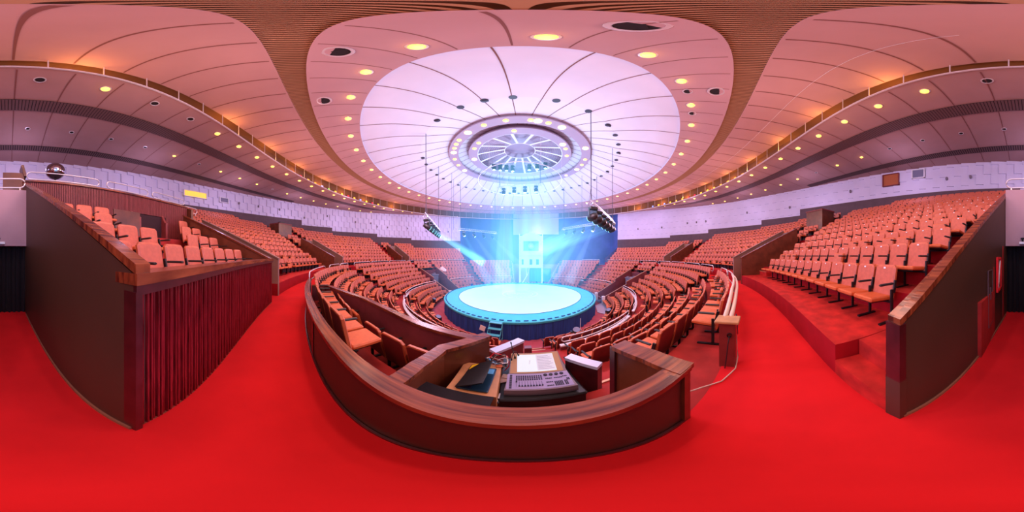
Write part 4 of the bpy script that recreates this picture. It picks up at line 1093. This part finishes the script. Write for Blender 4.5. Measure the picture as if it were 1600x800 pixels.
# ------------------------------------------------------------------ backstage opening
ax = R(AX+180); ux, uy = math.sin(ax), -math.cos(ax); nx, ny = -uy, ux       # u: away from camera, n: lateral
def BP(u, n_, z): return (ux*u+nx*n_, uy*u+ny*n_, z)
WB = 20.0; LW = 16.6
mb = MB(); mb.add([BP(WB, -LW, -.2), BP(WB, LW, -.2), BP(WB, LW, 11.2), BP(WB, -LW, 11.2)], [(0, 1, 2, 3)])
struct(mb, 'wall_backstage', M['navywall'], 'dark blue back wall of the stage opening behind the tower', 'wall')
for s in (-1, 1):
    e = P(wall_r(AX+s*OPEN), AX+s*OPEN)
    mb = MB(); i_ = P(16.7, AX+s*OPEN); c = BP(WB, -s*LW if False else (LW if (nx*e[0]+ny*e[1]) > 0 else -LW), 0)
    mb.add([(e[0], e[1], -.2), (c[0], c[1], -.2), (c[0], c[1], 11.2), (e[0], e[1], 11.2)], [(0, 1, 2, 3)])
    mb.add([(i_[0], i_[1], -.1), (e[0], e[1], -.1), (e[0], e[1], 3.4), (i_[0], i_[1], 1.2)], [(0, 1, 2, 3)])
    struct(mb, 'wall_opening_side', M['navywall'], 'blue side wall of the stage opening, %s' % ('left' if s < 0 else 'right'), 'wall')
mb = MB(); mb.sweep([(15.40, 0), (20.5, 0)], AX+133, AX+227, 2, closed=False); struct(mb, 'floor', M['concrete'], 'dim upper deck behind the far lower seats')
# projection cloth
def onwall(px, py, u):
    a = R((px-800)*.225); dx, dy = math.sin(a), math.cos(a)
    t = (u-(CAMX*ux+CAMY*uy))/(dx*ux+dy*uy); x, y = CAMX+dx*t, CAMY+dy*t
    return (x*nx+y*ny, CAMZ+t*math.tan(R((400-py)*.225)))
na, zt = onwall(802, 334, 19.4); nb, _ = onwall(873, 334, 19.4); _, zb = onwall(838, 366.5, 19.4)
mb = MB(); a0, a1 = BP(19.4, na, 0), BP(19.4, nb, 0)
mb.add([(a0[0], a0[1], zb), (a1[0], a1[1], zb), (a1[0], a1[1], zt), (a0[0], a0[1], zt), (a0[0]+ux*.05, a0[1]+uy*.05, zb), (a1[0]+ux*.05, a1[1]+uy*.05, zb), (a1[0]+ux*.05, a1[1]+uy*.05, zt), (a0[0]+ux*.05, a0[1]+uy*.05, zt)],
       [(0, 1, 2, 3), (7, 6, 5, 4), (0, 3, 7, 4), (1, 5, 6, 2), (3, 2, 6, 7), (0, 4, 5, 1)])
o = mb.build('projection_screen', M['screen']); tag(o, 'pale lavender rectangular screen high on the wall above the tower', 'screen')
mb = MB(); mb.tube([(a0[0], a0[1], zt), (a1[0], a1[1], zt)], .06, 6); mb.build('screen_roller', M['whitemetal'], o)
# entrance wall below deck: mauve wall with cyan doorway
mb = MB()
mb.sweep([(15.40, -3.45), (15.40, 0), (15.5, 0), (15.5, -3.45)], AX+163.3, AX+169.0, 1.5); mb.sweep([(15.40, -3.45), (15.40, 0), (15.5, 0), (15.5, -3.45)], AX+184.5, AX+196.7, 1.5)
mb.sweep([(15.40, -.75), (15.40, 0), (15.5, 0), (15.5, -.75)], AX+169.0, AX+184.5, 1.5)
struct(mb, 'wall_entrance', M['ring'], 'pale mauve wall around the performers entrance behind the tower', 'wall')
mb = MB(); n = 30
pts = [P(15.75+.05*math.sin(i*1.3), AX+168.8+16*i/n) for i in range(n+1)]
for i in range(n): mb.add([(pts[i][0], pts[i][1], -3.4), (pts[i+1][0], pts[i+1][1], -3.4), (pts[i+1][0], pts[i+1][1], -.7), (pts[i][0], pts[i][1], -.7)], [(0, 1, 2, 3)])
tag(mb.build('entrance_curtain', M['entrance'], smooth=True), 'cyan curtain with added glow closing the performers entrance under the tower', 'curtain')
for (a, b) in ((AX+163.2, AX+163.6), (AX+196.6, AX+197.0)):
    mb = MB(); mb.sweep([(8.5, -3.45), (8.5, -2.5), (10.4, -1.9), (15.4, .3), (15.4, -3.45)], a, b, .4)
    struct(mb, 'wall_entrance_side', M['ring'], 'sloping side wall at the edge of the performers entrance', 'wall')
for k, (a, b) in enumerate(((120, 132), (133.5, 145), (146, 149), (AX+197, AX+206), (AX+206.8, AX+216), (AX+217, AX+227))):
    rail_loop(a, b, 15.42, .30, .62, 'thin white rail above the far seats, %s' % ['right end', 'right of the tower', 'beside the tower right', 'beside the tower left', 'left of the tower', 'left end'][k], 'rails above the far seats', rad=.02)

# ------------------------------------------------------------------ ceiling
SEG = 176
DOME = [(13.25, 10.96), (11.5, 11.32), (9.07, 11.72), (6.6, 12.62), (5.2, 13.2), (4.4, 13.65)]
mb = MB(); mb.lathe((0, 0, 0), DOME, SEG)
mb.lathe((0, 0, 0), [(13.25, 10.96), (13.25, 10.80)], SEG)
struct(mb, 'ceiling', M['dome'], 'pale lavender domed centre of the ceiling with radial seams', 'ceiling')
mb = MB(); mb.lathe((0, 0, 0), [(13.24, 10.80), (15.39, 10.50), (15.39, 10.9)], SEG); struct(mb, 'ceiling', M['ceil'], 'pink ceiling ring around the dome', 'ceiling')
mb = MB(); mb.lathe((0, 0, 0), [(15.39, 10.88), (16.14, 10.88)], SEG); struct(mb, 'ceiling', M['bandback'], 'brown recess of the slatted ceiling ring', 'ceiling')
mb = MB(); mb.lathe((0, 0, 0), [(16.14, 10.9), (16.14, 10.55), (19.55, 10.92), (19.7, 11.6)], SEG); struct(mb, 'ceiling', M['ceil'], 'pink ceiling ring between the slatted band and the lamp slot', 'ceiling')
# slatted band
mb = MB(); n = 900
for i in range(n):
    a = 360*i/n; ex0 = .04*(i % 3 == 0)+random.uniform(0, .05); ex1 = random.uniform(0, .10)
    w_ = .0155*180/PI*.5; w0 = math.degrees(.026/15.4); 
    mb.add([P(15.34-ex0, a-w0, 10.56), P(16.18+ex1, a-w0, 10.58), P(16.18+ex1, a+w0, 10.58), P(15.34-ex0, a+w0, 10.56), P(15.34-ex0, a-w0, 10.60), P(16.18+ex1, a-w0, 10.62), P(16.18+ex1, a+w0, 10.62), P(15.34-ex0, a+w0, 10.60)],
           [(0, 1, 2, 3), (0, 1, 5, 4), (2, 3, 7, 6), (0, 3, 7, 4)])
struct(mb, 'trim_slatted_band', M['bandslat'], 'ring of brown radial slats set in the ceiling', 'trim')
# outer ceiling following the eccentric wall
mb = MB(); n = 180
for i in range(n):
    a, b = AX-180+360*i/n, AX-180+360*(i+1)/n
    def rw(p): return wall_r(p) if abs(rel(p)) <= OPEN else 21.6
    ra, rb = rw(a), rw(b)
    for f0, f1 in ((0, .35), (.35, 1)):
        A0, A1, B0, B1 = 19.45+(ra-19.45)*f0, 19.45+(ra-19.45)*f1, 19.45+(rb-19.45)*f0, 19.45+(rb-19.45)*f1
        mb.add([P(A0, a, ceil_z(A0, a)), P(B0, b, ceil_z(B0, b)), P(B1, b, ceil_z(B1, b)), P(A1, a, ceil_z(A1, a))], [(0, 1, 2, 3)])
struct(mb, 'ceiling', M['ceil2'], 'outer pinkish ceiling apron sloping up to the wall beyond the lamp slot', 'ceiling')
def vent_band(r0, r1, label):
    mb = MB(); n = 360; 
    for i in range(n):
        a = 360*i/n; b = 360*(i+1)/n
        if abs(rel(a)) > OPEN-2 or wall_r(a)-.3 < r1: continue
        mb.add([P(r0, a, ceil_z(r0, a)-.015), P(r0, b, ceil_z(r0, b)-.015), P(r1, b, ceil_z(r1, b)-.015), P(r1, a, ceil_z(r1, a)-.015)], [(0, 1, 2, 3)], 0)
        for j in range(3):
            c = a+j/3; d = math.degrees(.05/r0)
            mb.add([P(r0, c-d, ceil_z(r0, a)-.05), P(r1, c-d, ceil_z(r1, a)-.05), P(r1, c+d, ceil_z(r1, a)-.05), P(r0, c+d, ceil_z(r0, a)-.05)], [(0, 1, 2, 3)], 1)
    struct(mb, 'trim_vent_band', [M['darkvoid'], M['darkslat']], label, 'trim')
vent_band(21.65, 22.55, 'dark slatted ventilation band in the outer ceiling'); vent_band(26.35, 27.1, 'second dark slatted ventilation band close to the wall')
# seams
def seam(mb, r0, z0, r1, z1, ph, w=.025, dz=.012):
    d0, d1 = math.degrees(w/r0), math.degrees(w/r1)
    mb.add([P(r0, ph-d0, z0-dz), P(r1, ph-d1, z1-dz), P(r1, ph+d1, z1-dz), P(r0, ph+d0, z0-dz)], [(0, 1, 2, 3)])
mb = MB()
for k in range(44):
    ph = -4.94+8.1818*k
    for i in range(len(DOME)-1): seam(mb, DOME[i][0], DOME[i][1], DOME[i+1][0], DOME[i+1][1], ph, .022, .02)
for k in range(88):
    ph = -7.44+4.0909*k
    seam(mb, 13.3, 10.80, 15.3, 10.52, ph, .018); seam(mb, 16.2, 10.56, 19.5, 10.915, ph+.2, .026)
for k in range(88):
    ph = -3.4+4.0909*k
    if abs(rel(ph)) > OPEN-1: continue
    r1 = wall_r(ph)-.3
    for (u, v) in ((19.6, 21.65), (22.55, min(26.35, r1)), (27.1, r1)):
        if v > u+.2: seam(mb, u, ceil_z(u, ph), v, ceil_z(v, ph), ph, .022, .015)
struct(mb, 'trim_seams', M['seam'], 'thin dark radial seams between the ceiling panels', 'trim')
mb = MB(); mb.tube([P(17.75, 360*i/120, 10.715) for i in range(62)], .006, 4); struct(mb, 'trim_wire', M['white'], 'thin pale line curving across the rear ceiling ring', 'trim')
# lamp slot: rim, posts, recess
mb = MB(); mb.lathe((0, 0, 0), [(19.40, 9.66), (19.46, 9.66), (19.46, 9.76), (19.40, 9.76), (19.40, 9.66)], 180); struct(mb, 'trim_slot_rim', M['whitemetal'], 'thin pale metal rim along the lower edge of the lamp slot', 'trim')
mb = MB()
for k in range(88): p = P(19.45, -5.4+4.0909*k); mb.box((p[0], p[1], 10.3), (.03, .03, 1.15), M=rotM('Z', -5.4+4.09*k))
struct(mb, 'trim_slot_posts', M['whitemetal'], 'row of thin posts along the lamp slot', 'trim')
mb = MB(); mb.lathe((0, 0, 0), [(19.46, 9.76), (20.3, 9.80), (20.3, 11.3), (19.6, 11.5)], 180); struct(mb, 'trim_slot_recess', M['bandback'], 'dark recess inside the lamp slot', 'trim')
random.seed(11)
KEYS = ['orangelamp', 'redlamp', 'orangelamp', 'bluelamp', 'orangelamp', 'greenlamp', 'orangelamp']
nm = {'orangelamp': 'orange', 'redlamp': 'red', 'bluelamp': 'blue', 'greenlamp': 'green'}
fixed = {0: 'greenlamp', 1: 'orangelamp', 2: 'redlamp', 3: 'orangelamp'}
SL = []
for k in range(56):
    ph = -3.4-3.4*k if k < 28 else 3.0+3.4*(k-28)
    if k in (4, 5, 6, 8): continue
    key = fixed.get(k, random.choice(KEYS))
    if k == 28: key = 'redlamp'
    SL.append((ph, key))
pr = {}
for ph, key in SL:
    if key not in pr:
        t = empty('slot_lamp', P(19.95, ph, 10.1), R(ph)); mb = MB(); mb.box((0, 0, 0), (.36, .2, .26), bev=.03); mb.build('lamp_housing', M['black'], t)
        mb = MB(); mb.box((0, .11, 0), (.30, .03, .2), bev=.008); mb.build('lens', M[key], t); pr[key] = t
        t['group'] = 'coloured lamps in the ceiling slot'; t['category'] = 'lamp'; t['label'] = nm[key]+' flood lamp glowing in the ceiling slot'
    else: copy_thing(pr[key], P(19.95, ph, 10.1), R(ph))
for k, o in pr.items(): o['group'] = nm[k]+' lamps in the ceiling slot'
for o in bpy.data.objects:
    if o.name.startswith('slot_lamp') and o.get('label'): o['group'] = o['label'].split()[0]+' lamps in the ceiling slot'

def light(kind, name, loc, energy, col, size=1.0, rot=None, target=None, spot=None, blend=.5, shape=None, size_y=None, shadow=True):
    ld = bpy.data.lights.new(name, kind); ld.energy = energy; ld.color = col
    if kind == 'AREA':
        ld.size = size; ld.shape = shape or 'DISK'
        if size_y: ld.shape = 'RECTANGLE'; ld.size_y = size_y
    elif kind in ('POINT', 'SPOT'): ld.shadow_soft_size = size
    if kind == 'SPOT': ld.spot_size = R(spot or 60); ld.spot_blend = blend
    o = bpy.data.objects.new(name, ld); COL.objects.link(o); o.location = loc
    if target: o.rotation_euler = (Vector(target)-Vector(loc)).to_track_quat('-Z', 'Y').to_euler()
    elif rot: o.rotation_euler = rot
    return o
# recessed ceiling lamps
def lamp_proto(name, lit, rad, key='warmlamp'):
    t = empty(name); mb = MB()
    mb.lathe((0, 0, 0), [(rad*1.25, 0), (rad*1.2, -.03), (rad*.95, -.035), (rad*.92, 0)], 18); mb.build('trim_ring', M['whitemetal'], t)
    mb = MB()
    if lit: mb.lathe((0, 0, 0), [(0, -.07), (rad*.45, -.065), (rad*.75, -.045), (rad*.93, -.005)], 14); mb.build('lamp_glass', M[key], t)
    else: mb.lathe((0, 0, 0), [(0, -.006), (rad*.93, -.006)], 14); mb.box((rad*.2, 0, -.015), (rad*1.1, rad*.35, .02), 0, M=rotM('Z', 35)); mb.build('dark_opening', M['darkvoid'], t)
    return t
LP = {}
def put_lamp(kind, r, ph, z, rad):
    key = (kind, rad)
    lab = {'lit': 'small warm yellow lit downlight set in the %s', 'off': 'unlit round downlight with pale trim in the %s'}[kind]
    where = 'inner pink ceiling ring' if r < 15 else ('outer ceiling just behind the lamp slot' if r < 22 else 'outer ceiling beyond the vent band')
    if key not in LP:
        LP[key] = lamp_proto('ceiling_downlight', kind == 'lit', rad); o = LP[key]; o.location = P(r, ph, z)
        o['category'] = 'ceiling light'
    else: o = copy_thing(LP[key], P(r, ph, z), R(ph))
    if kind == 'lit': light('POINT', 'downlight_glow', P(r, ph, z-.22), 2.2 if r < 15 else 1.3, (1.0, .55, .12), .05)
    o['label'] = lab % where; o['group'] = ('lit' if kind == 'lit' else 'unlit')+' downlights in the '+where
    return o
for k in range(45):
    ph = -9.4+8.0*k; 
    if k in (3, 4, 5) and False: continue
    put_lamp('lit', 13.85, ph, 10.715, .17)
for ph in (-13.09, -26.36, .92, 17.92): put_lamp('off', 14.87, ph, 10.565, .26)
for ph in (14.0, 21.8): put_lamp('off', 13.87, ph+3.9, 10.71, .16)
offs = {0: 1, 2: 1, 3: 1, 1: 0}
k = 0
while True:
    ph = -5.2-5.53*k
    if rel(ph) < -OPEN+3: break
    put_lamp('off' if k in (0, 2, 3) else 'lit', 20.2, ph, ceil_z(20.2, ph)-.0, .15); 
    if wall_r(ph)-.8 > 24.3: put_lamp('off' if k in (0, 1, 2, 3, 5, 9) else 'lit', 24.3, ph, ceil_z(24.3, ph), .12)
    k += 1
k = 0
while True:
    ph = .6+5.5*k
    if rel(ph) > OPEN-3: break
    put_lamp('off' if k == 0 else 'lit', 20.2, ph, ceil_z(20.2, ph), .15)
    if wall_r(ph)-.8 > 24.3: put_lamp('off' if k in (0, 1, 2, 3, 6) else 'lit', 24.3, ph, ceil_z(24.3, ph), .12)
    k += 1
# openings in the dome (some with cable drops)
def dome_z(r):
    for (r0, z0), (r1, z1) in zip(DOME, DOME[1:]):
        if r1 <= r <= r0: return z0+(z1-z0)*(r0-r)/(r0-r1)
for k in range(40):
    ph = -4.67-8.6*k if k else -4.67
    ph = [-12.69, -20.68, -4.67, -32.44, 7.27, 18.86, 30.63][k] if k < 7 else 30.63+ (k-6)*8.7
    if k > 36: break
    mb = MB(); mb.lathe((0, 0, 0), [(0, -.02), (.17, -.02), (.19, .0)], 14)
    if k % 3 == 0: mb.box((.05, 0, -.05), (.30, .12, .08))
    o = mb.build('cable_port', M['cable'], loc=P(9.07, ph, dome_z(9.07)-.03)); tag(o, 'small dark round cable port in the pale dome', 'port', 'cable ports around the dome')

# central canopy rings, lattice
def ring_thing(name, r0, r1, z, label, m):
    t = empty(name, (0, 0, z)); tag(t, label, 'light ring')
    mb = MB(); mb.lathe((0, 0, 0), [(r1, .0), (r0, .0), (r0, .16), (r1, .16), (r1, 0)], 96); mb.build('ring_panel', m, t)
    return t
rg1 = ring_thing('outer_light_ring', 5.87, 6.71, 12.25, 'large mauve ring hanging under the dome, studded with warm lamps', M['ring'])
rg2 = ring_thing('inner_light_ring', 4.12, 4.93, 12.62, 'smaller mauve ring inside the lamp studded ring at the dome centre', M['ring'])
mb = MB(); mb.lathe((0, 0, 0), [(0, -.09), (.12, -.08), (.17, -.03), (.18, 0)], 12)
pm = None
for k, (ph, big) in enumerate([(-37, 1), (-23.8, 0), (-10.5, 0), (3, 0), (7, 1), (13.3, 0), (22.5, 1), (55.5, 1), (97.4, 1), (116, 0), (-68, 1), (-61, 0), (-54.8, 0), (-48.5, 0), (-80, 0), (-92.4, 0), (-106, 1), (75, 0), (86, 0)]):
    o = mb.build('ring_lamp', M['warmsoft'] if big else M['warmlamp'], rg1, loc=P(6.3, ph, 0)); 
    if big: o.scale = (1.5, 1.5, 1.2)
for k, (ph, big) in enumerate([(-50, 0), (-63, 0), (-90, 1), (-8, 0), (48, 1), (58, 0), (75, 0)]):
    o = mb.build('ring_lamp', M['warmsoft'] if big else M['warmlamp'], rg2, loc=P(4.52, ph, 0))
    if big: o.scale = (1.5, 1.5, 1.2)
gr = empty('hub_lattice', (0, 0, 13.0)); tag(gr, 'white lattice wheel with spokes closing the top of the dome', 'lattice')
for rr, z in ((4.08, -.3), (1.5, .55)):
    mb = MB(); mb.tube([P(rr, 360*i/64, z) for i in range(64)], .05, 6, closed=True); mb.build('hoop', M['white'], gr)
for k in range(16):
    mb = MB(); a = 22.5*k+11; mb.add([P(1.5, a-4, .55), P(4.08, a-1.6, -.3), P(4.08, a+1.6, -.3), P(1.5, a+4, .55)], [(0, 1, 2, 3)]); mb.build('spoke', M['white'], gr)
mb = MB()
for q in range(1, 12):
    rr = 1.5+2.58*q/12; z = .55-.85*q/12+.01; mb.tube([P(rr, 360*i/48, z) for i in range(48)], .012, 3, closed=True)
mb.build('mesh_rings', M['greyrig'], gr)
mb = MB(); mb.lathe((0, 0, 0), [(4.45, .7), (1.5, 1.3), (0, 1.3)], 48); mb.lathe((0, 0, 0), [(4.45, .7), (4.45, -.2)], 48); struct(mb, 'ceiling', M['ring'], 'mauve backing above the lattice wheel', 'ceiling').location = (0, 0, 13.0)
mb = MB(); mb.tube([P(4.03, 360*i/72, 9.38) for i in range(72)], .03, 6, closed=True)
hp = mb.build('flying_hoop', M['white'], smooth=True); tag(hp, 'large thin white hoop hanging below the dome centre', 'hoop')
for k in range(6):
    mb = MB(); p = P(4.03, 60*k+20, 9.38); q = P(4.05, 60*k+20, 12.7); mb.tube([p, q], .01, 4); mb.build('hanger', M['white'], hp)

# ------------------------------------------------------------------ trusses with lights and beams
HV = {'b': volmat('beam_volume', (.18, .62, 1.0), .30), 'c': volmat('cyan_beam_volume', (.04, .72, 1.0), .115), 'w': volmat('pale_beam_volume', (.42, .66, 1.0), .24)}
def truss(a, b, z, label, lamps, aim, cables=(), beam='b', blen=9.0, brad=.55, group='hung lighting trusses', dark=False, hs=1.0):
    A, B = Vector((*a, z)), Vector((*b, z)); L = (B-A).length; ang = math.atan2(B.y-A.y, B.x-A.x)
    t = empty('lighting_truss', tuple((A+B)/2), ang); tag(t, label, 'truss', group)
    for (dy, dz) in ((-.15, 0), (.15, 0), (0, .26)):
        mb = MB(); mb.tube([(-L/2, dy, dz), (L/2, dy, dz)], .028, 6); mb.build('chord', M['greyrig'], t)
    mb = MB(); n = int(L/.35)
    for i in range(n):
        x0, x1 = -L/2+L*i/n, -L/2+L*(i+1)/n; xm = (x0+x1)/2
        mb.tube([(x0, -.15, 0), (xm, 0, .26), (x1, -.15, 0)], .013, 4); mb.tube([(x0, .15, 0), (xm, 0, .26), (x1, .15, 0)], .013, 4); mb.tube([(x0, -.15, 0), (x1, .15, 0)], .011, 4)
    mb.build('lacing', M['greyrig'], t)
    for (p, zt) in cables:
        mb = MB(); f = (Vector(p)-Vector(a)).length/L; lx = -L/2+L*f
        # local drop from truss to roof
        mb.tube([(lx, 0, .26), (lx*.98, 0, .9), (lx, 0, zt-z)], .022, 5); mb.tube([(lx-.25, 0, .05), (lx, 0, .9), (lx+.25, 0, .05)], .012, 4); mb.build('hanging_cable', M['cable'], t)
    for i in range(lamps):
        f = (i+.5)/lamps; c = A.lerp(B, f)+Vector((0, 0, -.02))
        ta = Vector(aim) if not isinstance(aim, list) else Vector(aim[i])
        d = (ta-c).normalized()
        h = empty('truss_spotlight', tuple(c), 0); tag(h, '%s spotlight hanging on a truss, %s from its near end%s' % ('black' if dark else 'bright', ORD[i], ': '+label.split(',')[-1].strip() if ',' in label else ''), 'stage light', 'spotlights on '+label.split(',')[0])
        Mx = Vector((0, 0, 1)).rotation_difference(d).to_matrix(); s = hs
        mb = MB(); mb.box((0, 0, -.10*s), (.30*s, .24*s, .10*s), bev=.015); mb.build('base', M['black'], h)
        mb = MB()
        for x in (-1, 1): mb.box((x*.15*s, 0, -.28*s), (.03, .08*s, .34*s))
        mb.box((0, 0, -.15*s), (.32*s, .08*s, .03))
        mb.build('yoke', M['black'], h)
        cc = (0, 0, -.42*s); mb = MB(); mb.lathe(cc, [(0, -.2*s), (.1*s, -.18*s), (.14*s, -.05*s), (.15*s, .12*s), (.12*s, .2*s)], 12, M=Mx); hd = mb.build('lamp_head', M['black'], h, smooth=True)
        mb = MB(); mb.lathe(cc, [(0, .2*s), (.12*s, .205*s)], 12, M=Mx); mb.build('lens', M['cyanlamp'], hd)
        if beam:
            mb = MB(); mb.lathe(cc, [(.0, .22), (.11*s, .22), (brad, blen), (0, blen)], 20, M=Mx); recalc(mb.build('light_beam', HV[beam if not isinstance(beam, list) else beam[i]], h))
    return t
truss((-6.2, -6.7), (-8.15, -.6), 4.25, 'steel lighting truss hung over the left stand, nearest left truss', 6, (0, 2, -1.0), [((-6.24, -6.5), 11.9), ((-8.1, -.8), 11.9)], 'b', 5.5, .42, hs=1.35)
truss((3.0, -8.6), (7.1, -4.9), 4.35, 'steel lighting truss hung over the right stand, nearest right truss', 6, (-1, 6, 1.0), [((3.1, -8.5), 11.9), ((6.9, -5.1), 11.9)], 'b', 7.5, .42, dark=True, hs=1.45)
truss((-7.5, 3.8), (-3.1, 8.4), 4.95, 'steel lighting truss hanging over the far left seats, far left truss', 4, [(-3.5, 3.4, -1), (-1.6, 5.6, -1), (-.2, 8.4, -1), (1.2, 10.6, 0)], [((-7.3, 4.0), 11.9), ((-3.3, 8.2), 11.9)], ['b', 'w', 'c', 'w'], 7.2, .62, hs=1.25)
truss((8.9, .6), (6.3, 6.2), 5.35, 'steel lighting truss hanging over the far right seats, far right truss', 4, [(5.0, 0.4, -1), (4.0, 3.4, -1), (3.2, 6.6, -1), (2.2, 9.6, -.2)], [((8.8, .8), 11.9), ((6.4, 6.0), 11.9)], ['w', 'b', 'w', 'b'], 7.0, .6, hs=1.25)
truss((-2.9, .35), (-.4, .9), 12.0, 'steel lighting truss under the lattice wheel, upper left centre truss', 4, [(-2.4, .3, -2), (-1.8, .5, -2), (-1.1, .6, -2), (-.4, .8, -2)], [], ['c', 'c', 'w', 'c'], 14.0, .75, hs=1.3)
truss((.6, .8), (2.9, -.2), 12.1, 'steel lighting truss under the lattice wheel, upper right centre truss', 3, [(.7, .6, -2), (1.7, .4, -2), (2.9, 0, -2)], [], 'c', 14.0, .75, hs=1.3)
truss((-2.3, 2.6), (2.4, 1.4), 9.75, 'steel lighting truss hanging lower inside the hoop, low centre truss', 4, [(-2.4, 3, -2.1), (-1, 2.5, -2.1), (.6, 2.2, -2.1), (2.3, 1.9, -2.1)], [((-2.2, 2.6), 12.9), ((2.3, 1.4), 12.9)], ['w', 'c', 'b', 'c'], 11.4, .7, hs=1.35)
# free hanging steel cables from the dome
for (x, y, z0) in ((-7.6, 1.7, 2.2), (-7.9, 3.1, 4.9), (6.4, 5.6, 5.6), (7.4, 2.0, 5.6)):
    mb = MB(); r = math.hypot(x, y); mb.tube([(x, y, z0), (x, y, (dome_z(max(r, 4.5)) or 11.5)-.05)], .016, 5); tag(mb.build('rigging_cable', M['cable']), 'thin steel rigging cable hanging straight down from the dome', 'cable', 'rigging cables from the dome')

# haze: soft blue glow hanging in the air over the ring
def haze(name, c, rx, ry, rz, col, st_, label, absorb=0.0):
    mb = MB(); n1, n2 = 20, 40
    mb.lathe((0, 0, 0), [(math.sin(PI*i/n1), math.cos(PI*i/n1)) for i in range(n1+1)], n2)
    mb.v = [(x*rx, y*ry, z*rz) for x, y, z in mb.v]
    o = recalc(mb.build(name, volmat(name, col, st_, absorb, (rx, ry, rz)), smooth=True)); o.location = c
    tag(o, label, 'haze', None, 'stuff'); return o
haze('stage_haze', (.3, 2.5, 3.0), 11.5, 11.5, 11.0, (.12, .44, 1.0), .105, 'wide soft blue haze filling the air above the ring', .045)
haze('stage_haze', BP(9.0, -.3, 3.4), 8.0, 9.5, 6.5, (.20, .62, 1.0), .10, 'bright cyan core of the haze around the tower', .05)
haze('stage_haze', (.3, .6, 10.2), 4.4, 4.4, 2.8, (.20, .62, 1.0), .16, 'bright haze glowing around the centre trusses', .05)
# ------------------------------------------------------------------ lights
# cyan stage wash from the centre rig
light('SPOT', 'ring_wash_light', (0, .5, 11.6), 5200, (.30, .90, 1.0), .6, target=(0, 0, -2), spot=64, blend=.5)
# added lamp imitating bounce off the ring, pale blue-white up into the dome
light('SPOT', 'dome_bounce_light', (0, 0, -1.6), 8500, (.60, .78, 1.0), 1.2, target=(0, 0, 12), spot=112, blend=.6)
light('POINT', 'dome_fill_light', (0, 1, 7.0), 900, (.50, .66, 1.0), 1.0)
# violet wash on far stands and walls
light('POINT', 'backstage_light', BP(11, 0, 6.5), 900, (.25, .42, 1.0), 1.2)
light('POINT', 'backstage_light', BP(12, 8, 5.0), 450, (.3, .4, 1.0), 1.2)
light('POINT', 'backstage_light', BP(12, -8, 5.0), 450, (.3, .4, 1.0), 1.2)
for ph in range(0, 360, 30):
    q = abs(rel(ph-14))
    warm = (1.0, .58, .50) if q < 100 else (.95, .55, .78)
    light('POINT', 'hall_fill_light', P(17.6, ph-14, 6.6), 400 if q < 100 else 360, warm, .8)
for k in range(0, 45, 2):
    ph = -9.4+8.0*k
    light('SPOT', 'downlight_beam', P(13.85, ph, 10.52), 330, (1.0, .68, .58), .10, target=P(14.4, ph, 0), spot=140, blend=.7)
for ph in range(10, 370, 45):
    light('POINT', 'lower_fill_light', P(9.5, ph, 4.2), 460, (1.0, .62, .82), .8)
for ph in range(-130, 131, 20):
    light('POINT', 'wall_wash_light', P(wall_r(AX+ph)-3.4, AX+ph, ceil_z(24, AX+ph)-2.2), 130, (.74, .60, 1.0), .5)
for ph in (-8, -28, -40, -52, -64, -76, -88, -104, 9, 20, 31, 42, 53, 64, 76, 90, 104):
    light('POINT', 'slot_glow_light', P(19.72, ph, 10.25), 52, (1.0, .45, .09), .12)

light('POINT', 'passage_light', (-1.1, -18.4, 4.8), 60, (.95, .6, .7), .3)
w = bpy.data.worlds.new('hall_ambient'); SC.world = w; w.use_nodes = True
w.node_tree.nodes['Background'].inputs[0].default_value = (.5, .35, .45, 1); w.node_tree.nodes['Background'].inputs[1].default_value = .15

# ------------------------------------------------------------------ camera and colour
cd = bpy.data.cameras.new('camera'); cam = bpy.data.objects.new('camera', cd); COL.objects.link(cam)
cam.location = (CAMX, CAMY, CAMZ); cam.rotation_euler = (R(90), 0, 0)
cd.type = 'PANO'
try: cd.cycles.panorama_type = 'EQUIRECTANGULAR'
except Exception: cd.panorama_type = 'EQUIRECTANGULAR'
cd.clip_start = .02; cd.clip_end = 300
SC.camera = cam
SC.view_settings.view_transform = 'Standard'; SC.view_settings.look = 'None'; SC.view_settings.exposure = 0.0
cy = SC.cycles
cy.max_bounces = 5; cy.diffuse_bounces = 3; cy.glossy_bounces = 2; cy.transmission_bounces = 2; cy.volume_bounces = 0; cy.transparent_max_bounces = 48
cy.sample_clamp_indirect = 4.0; cy.use_denoising = True
for m_ in bpy.data.materials:
    if m_.name.endswith('lamp') or 'display' in m_.name or m_.name in ('lit_booth_interior', 'tower_white_glow_paint', 'entrance_cyan_glow_drape'):
        pass
for k_ in ('redlamp', 'greenlamp', 'bluelamp', 'display', 'display2', 'windowglow', 'boothdark', 'tower', 'entrance', 'cyanlamp'):
    try: M[k_].cycles.emission_sampling = 'NONE'
    except Exception: pass
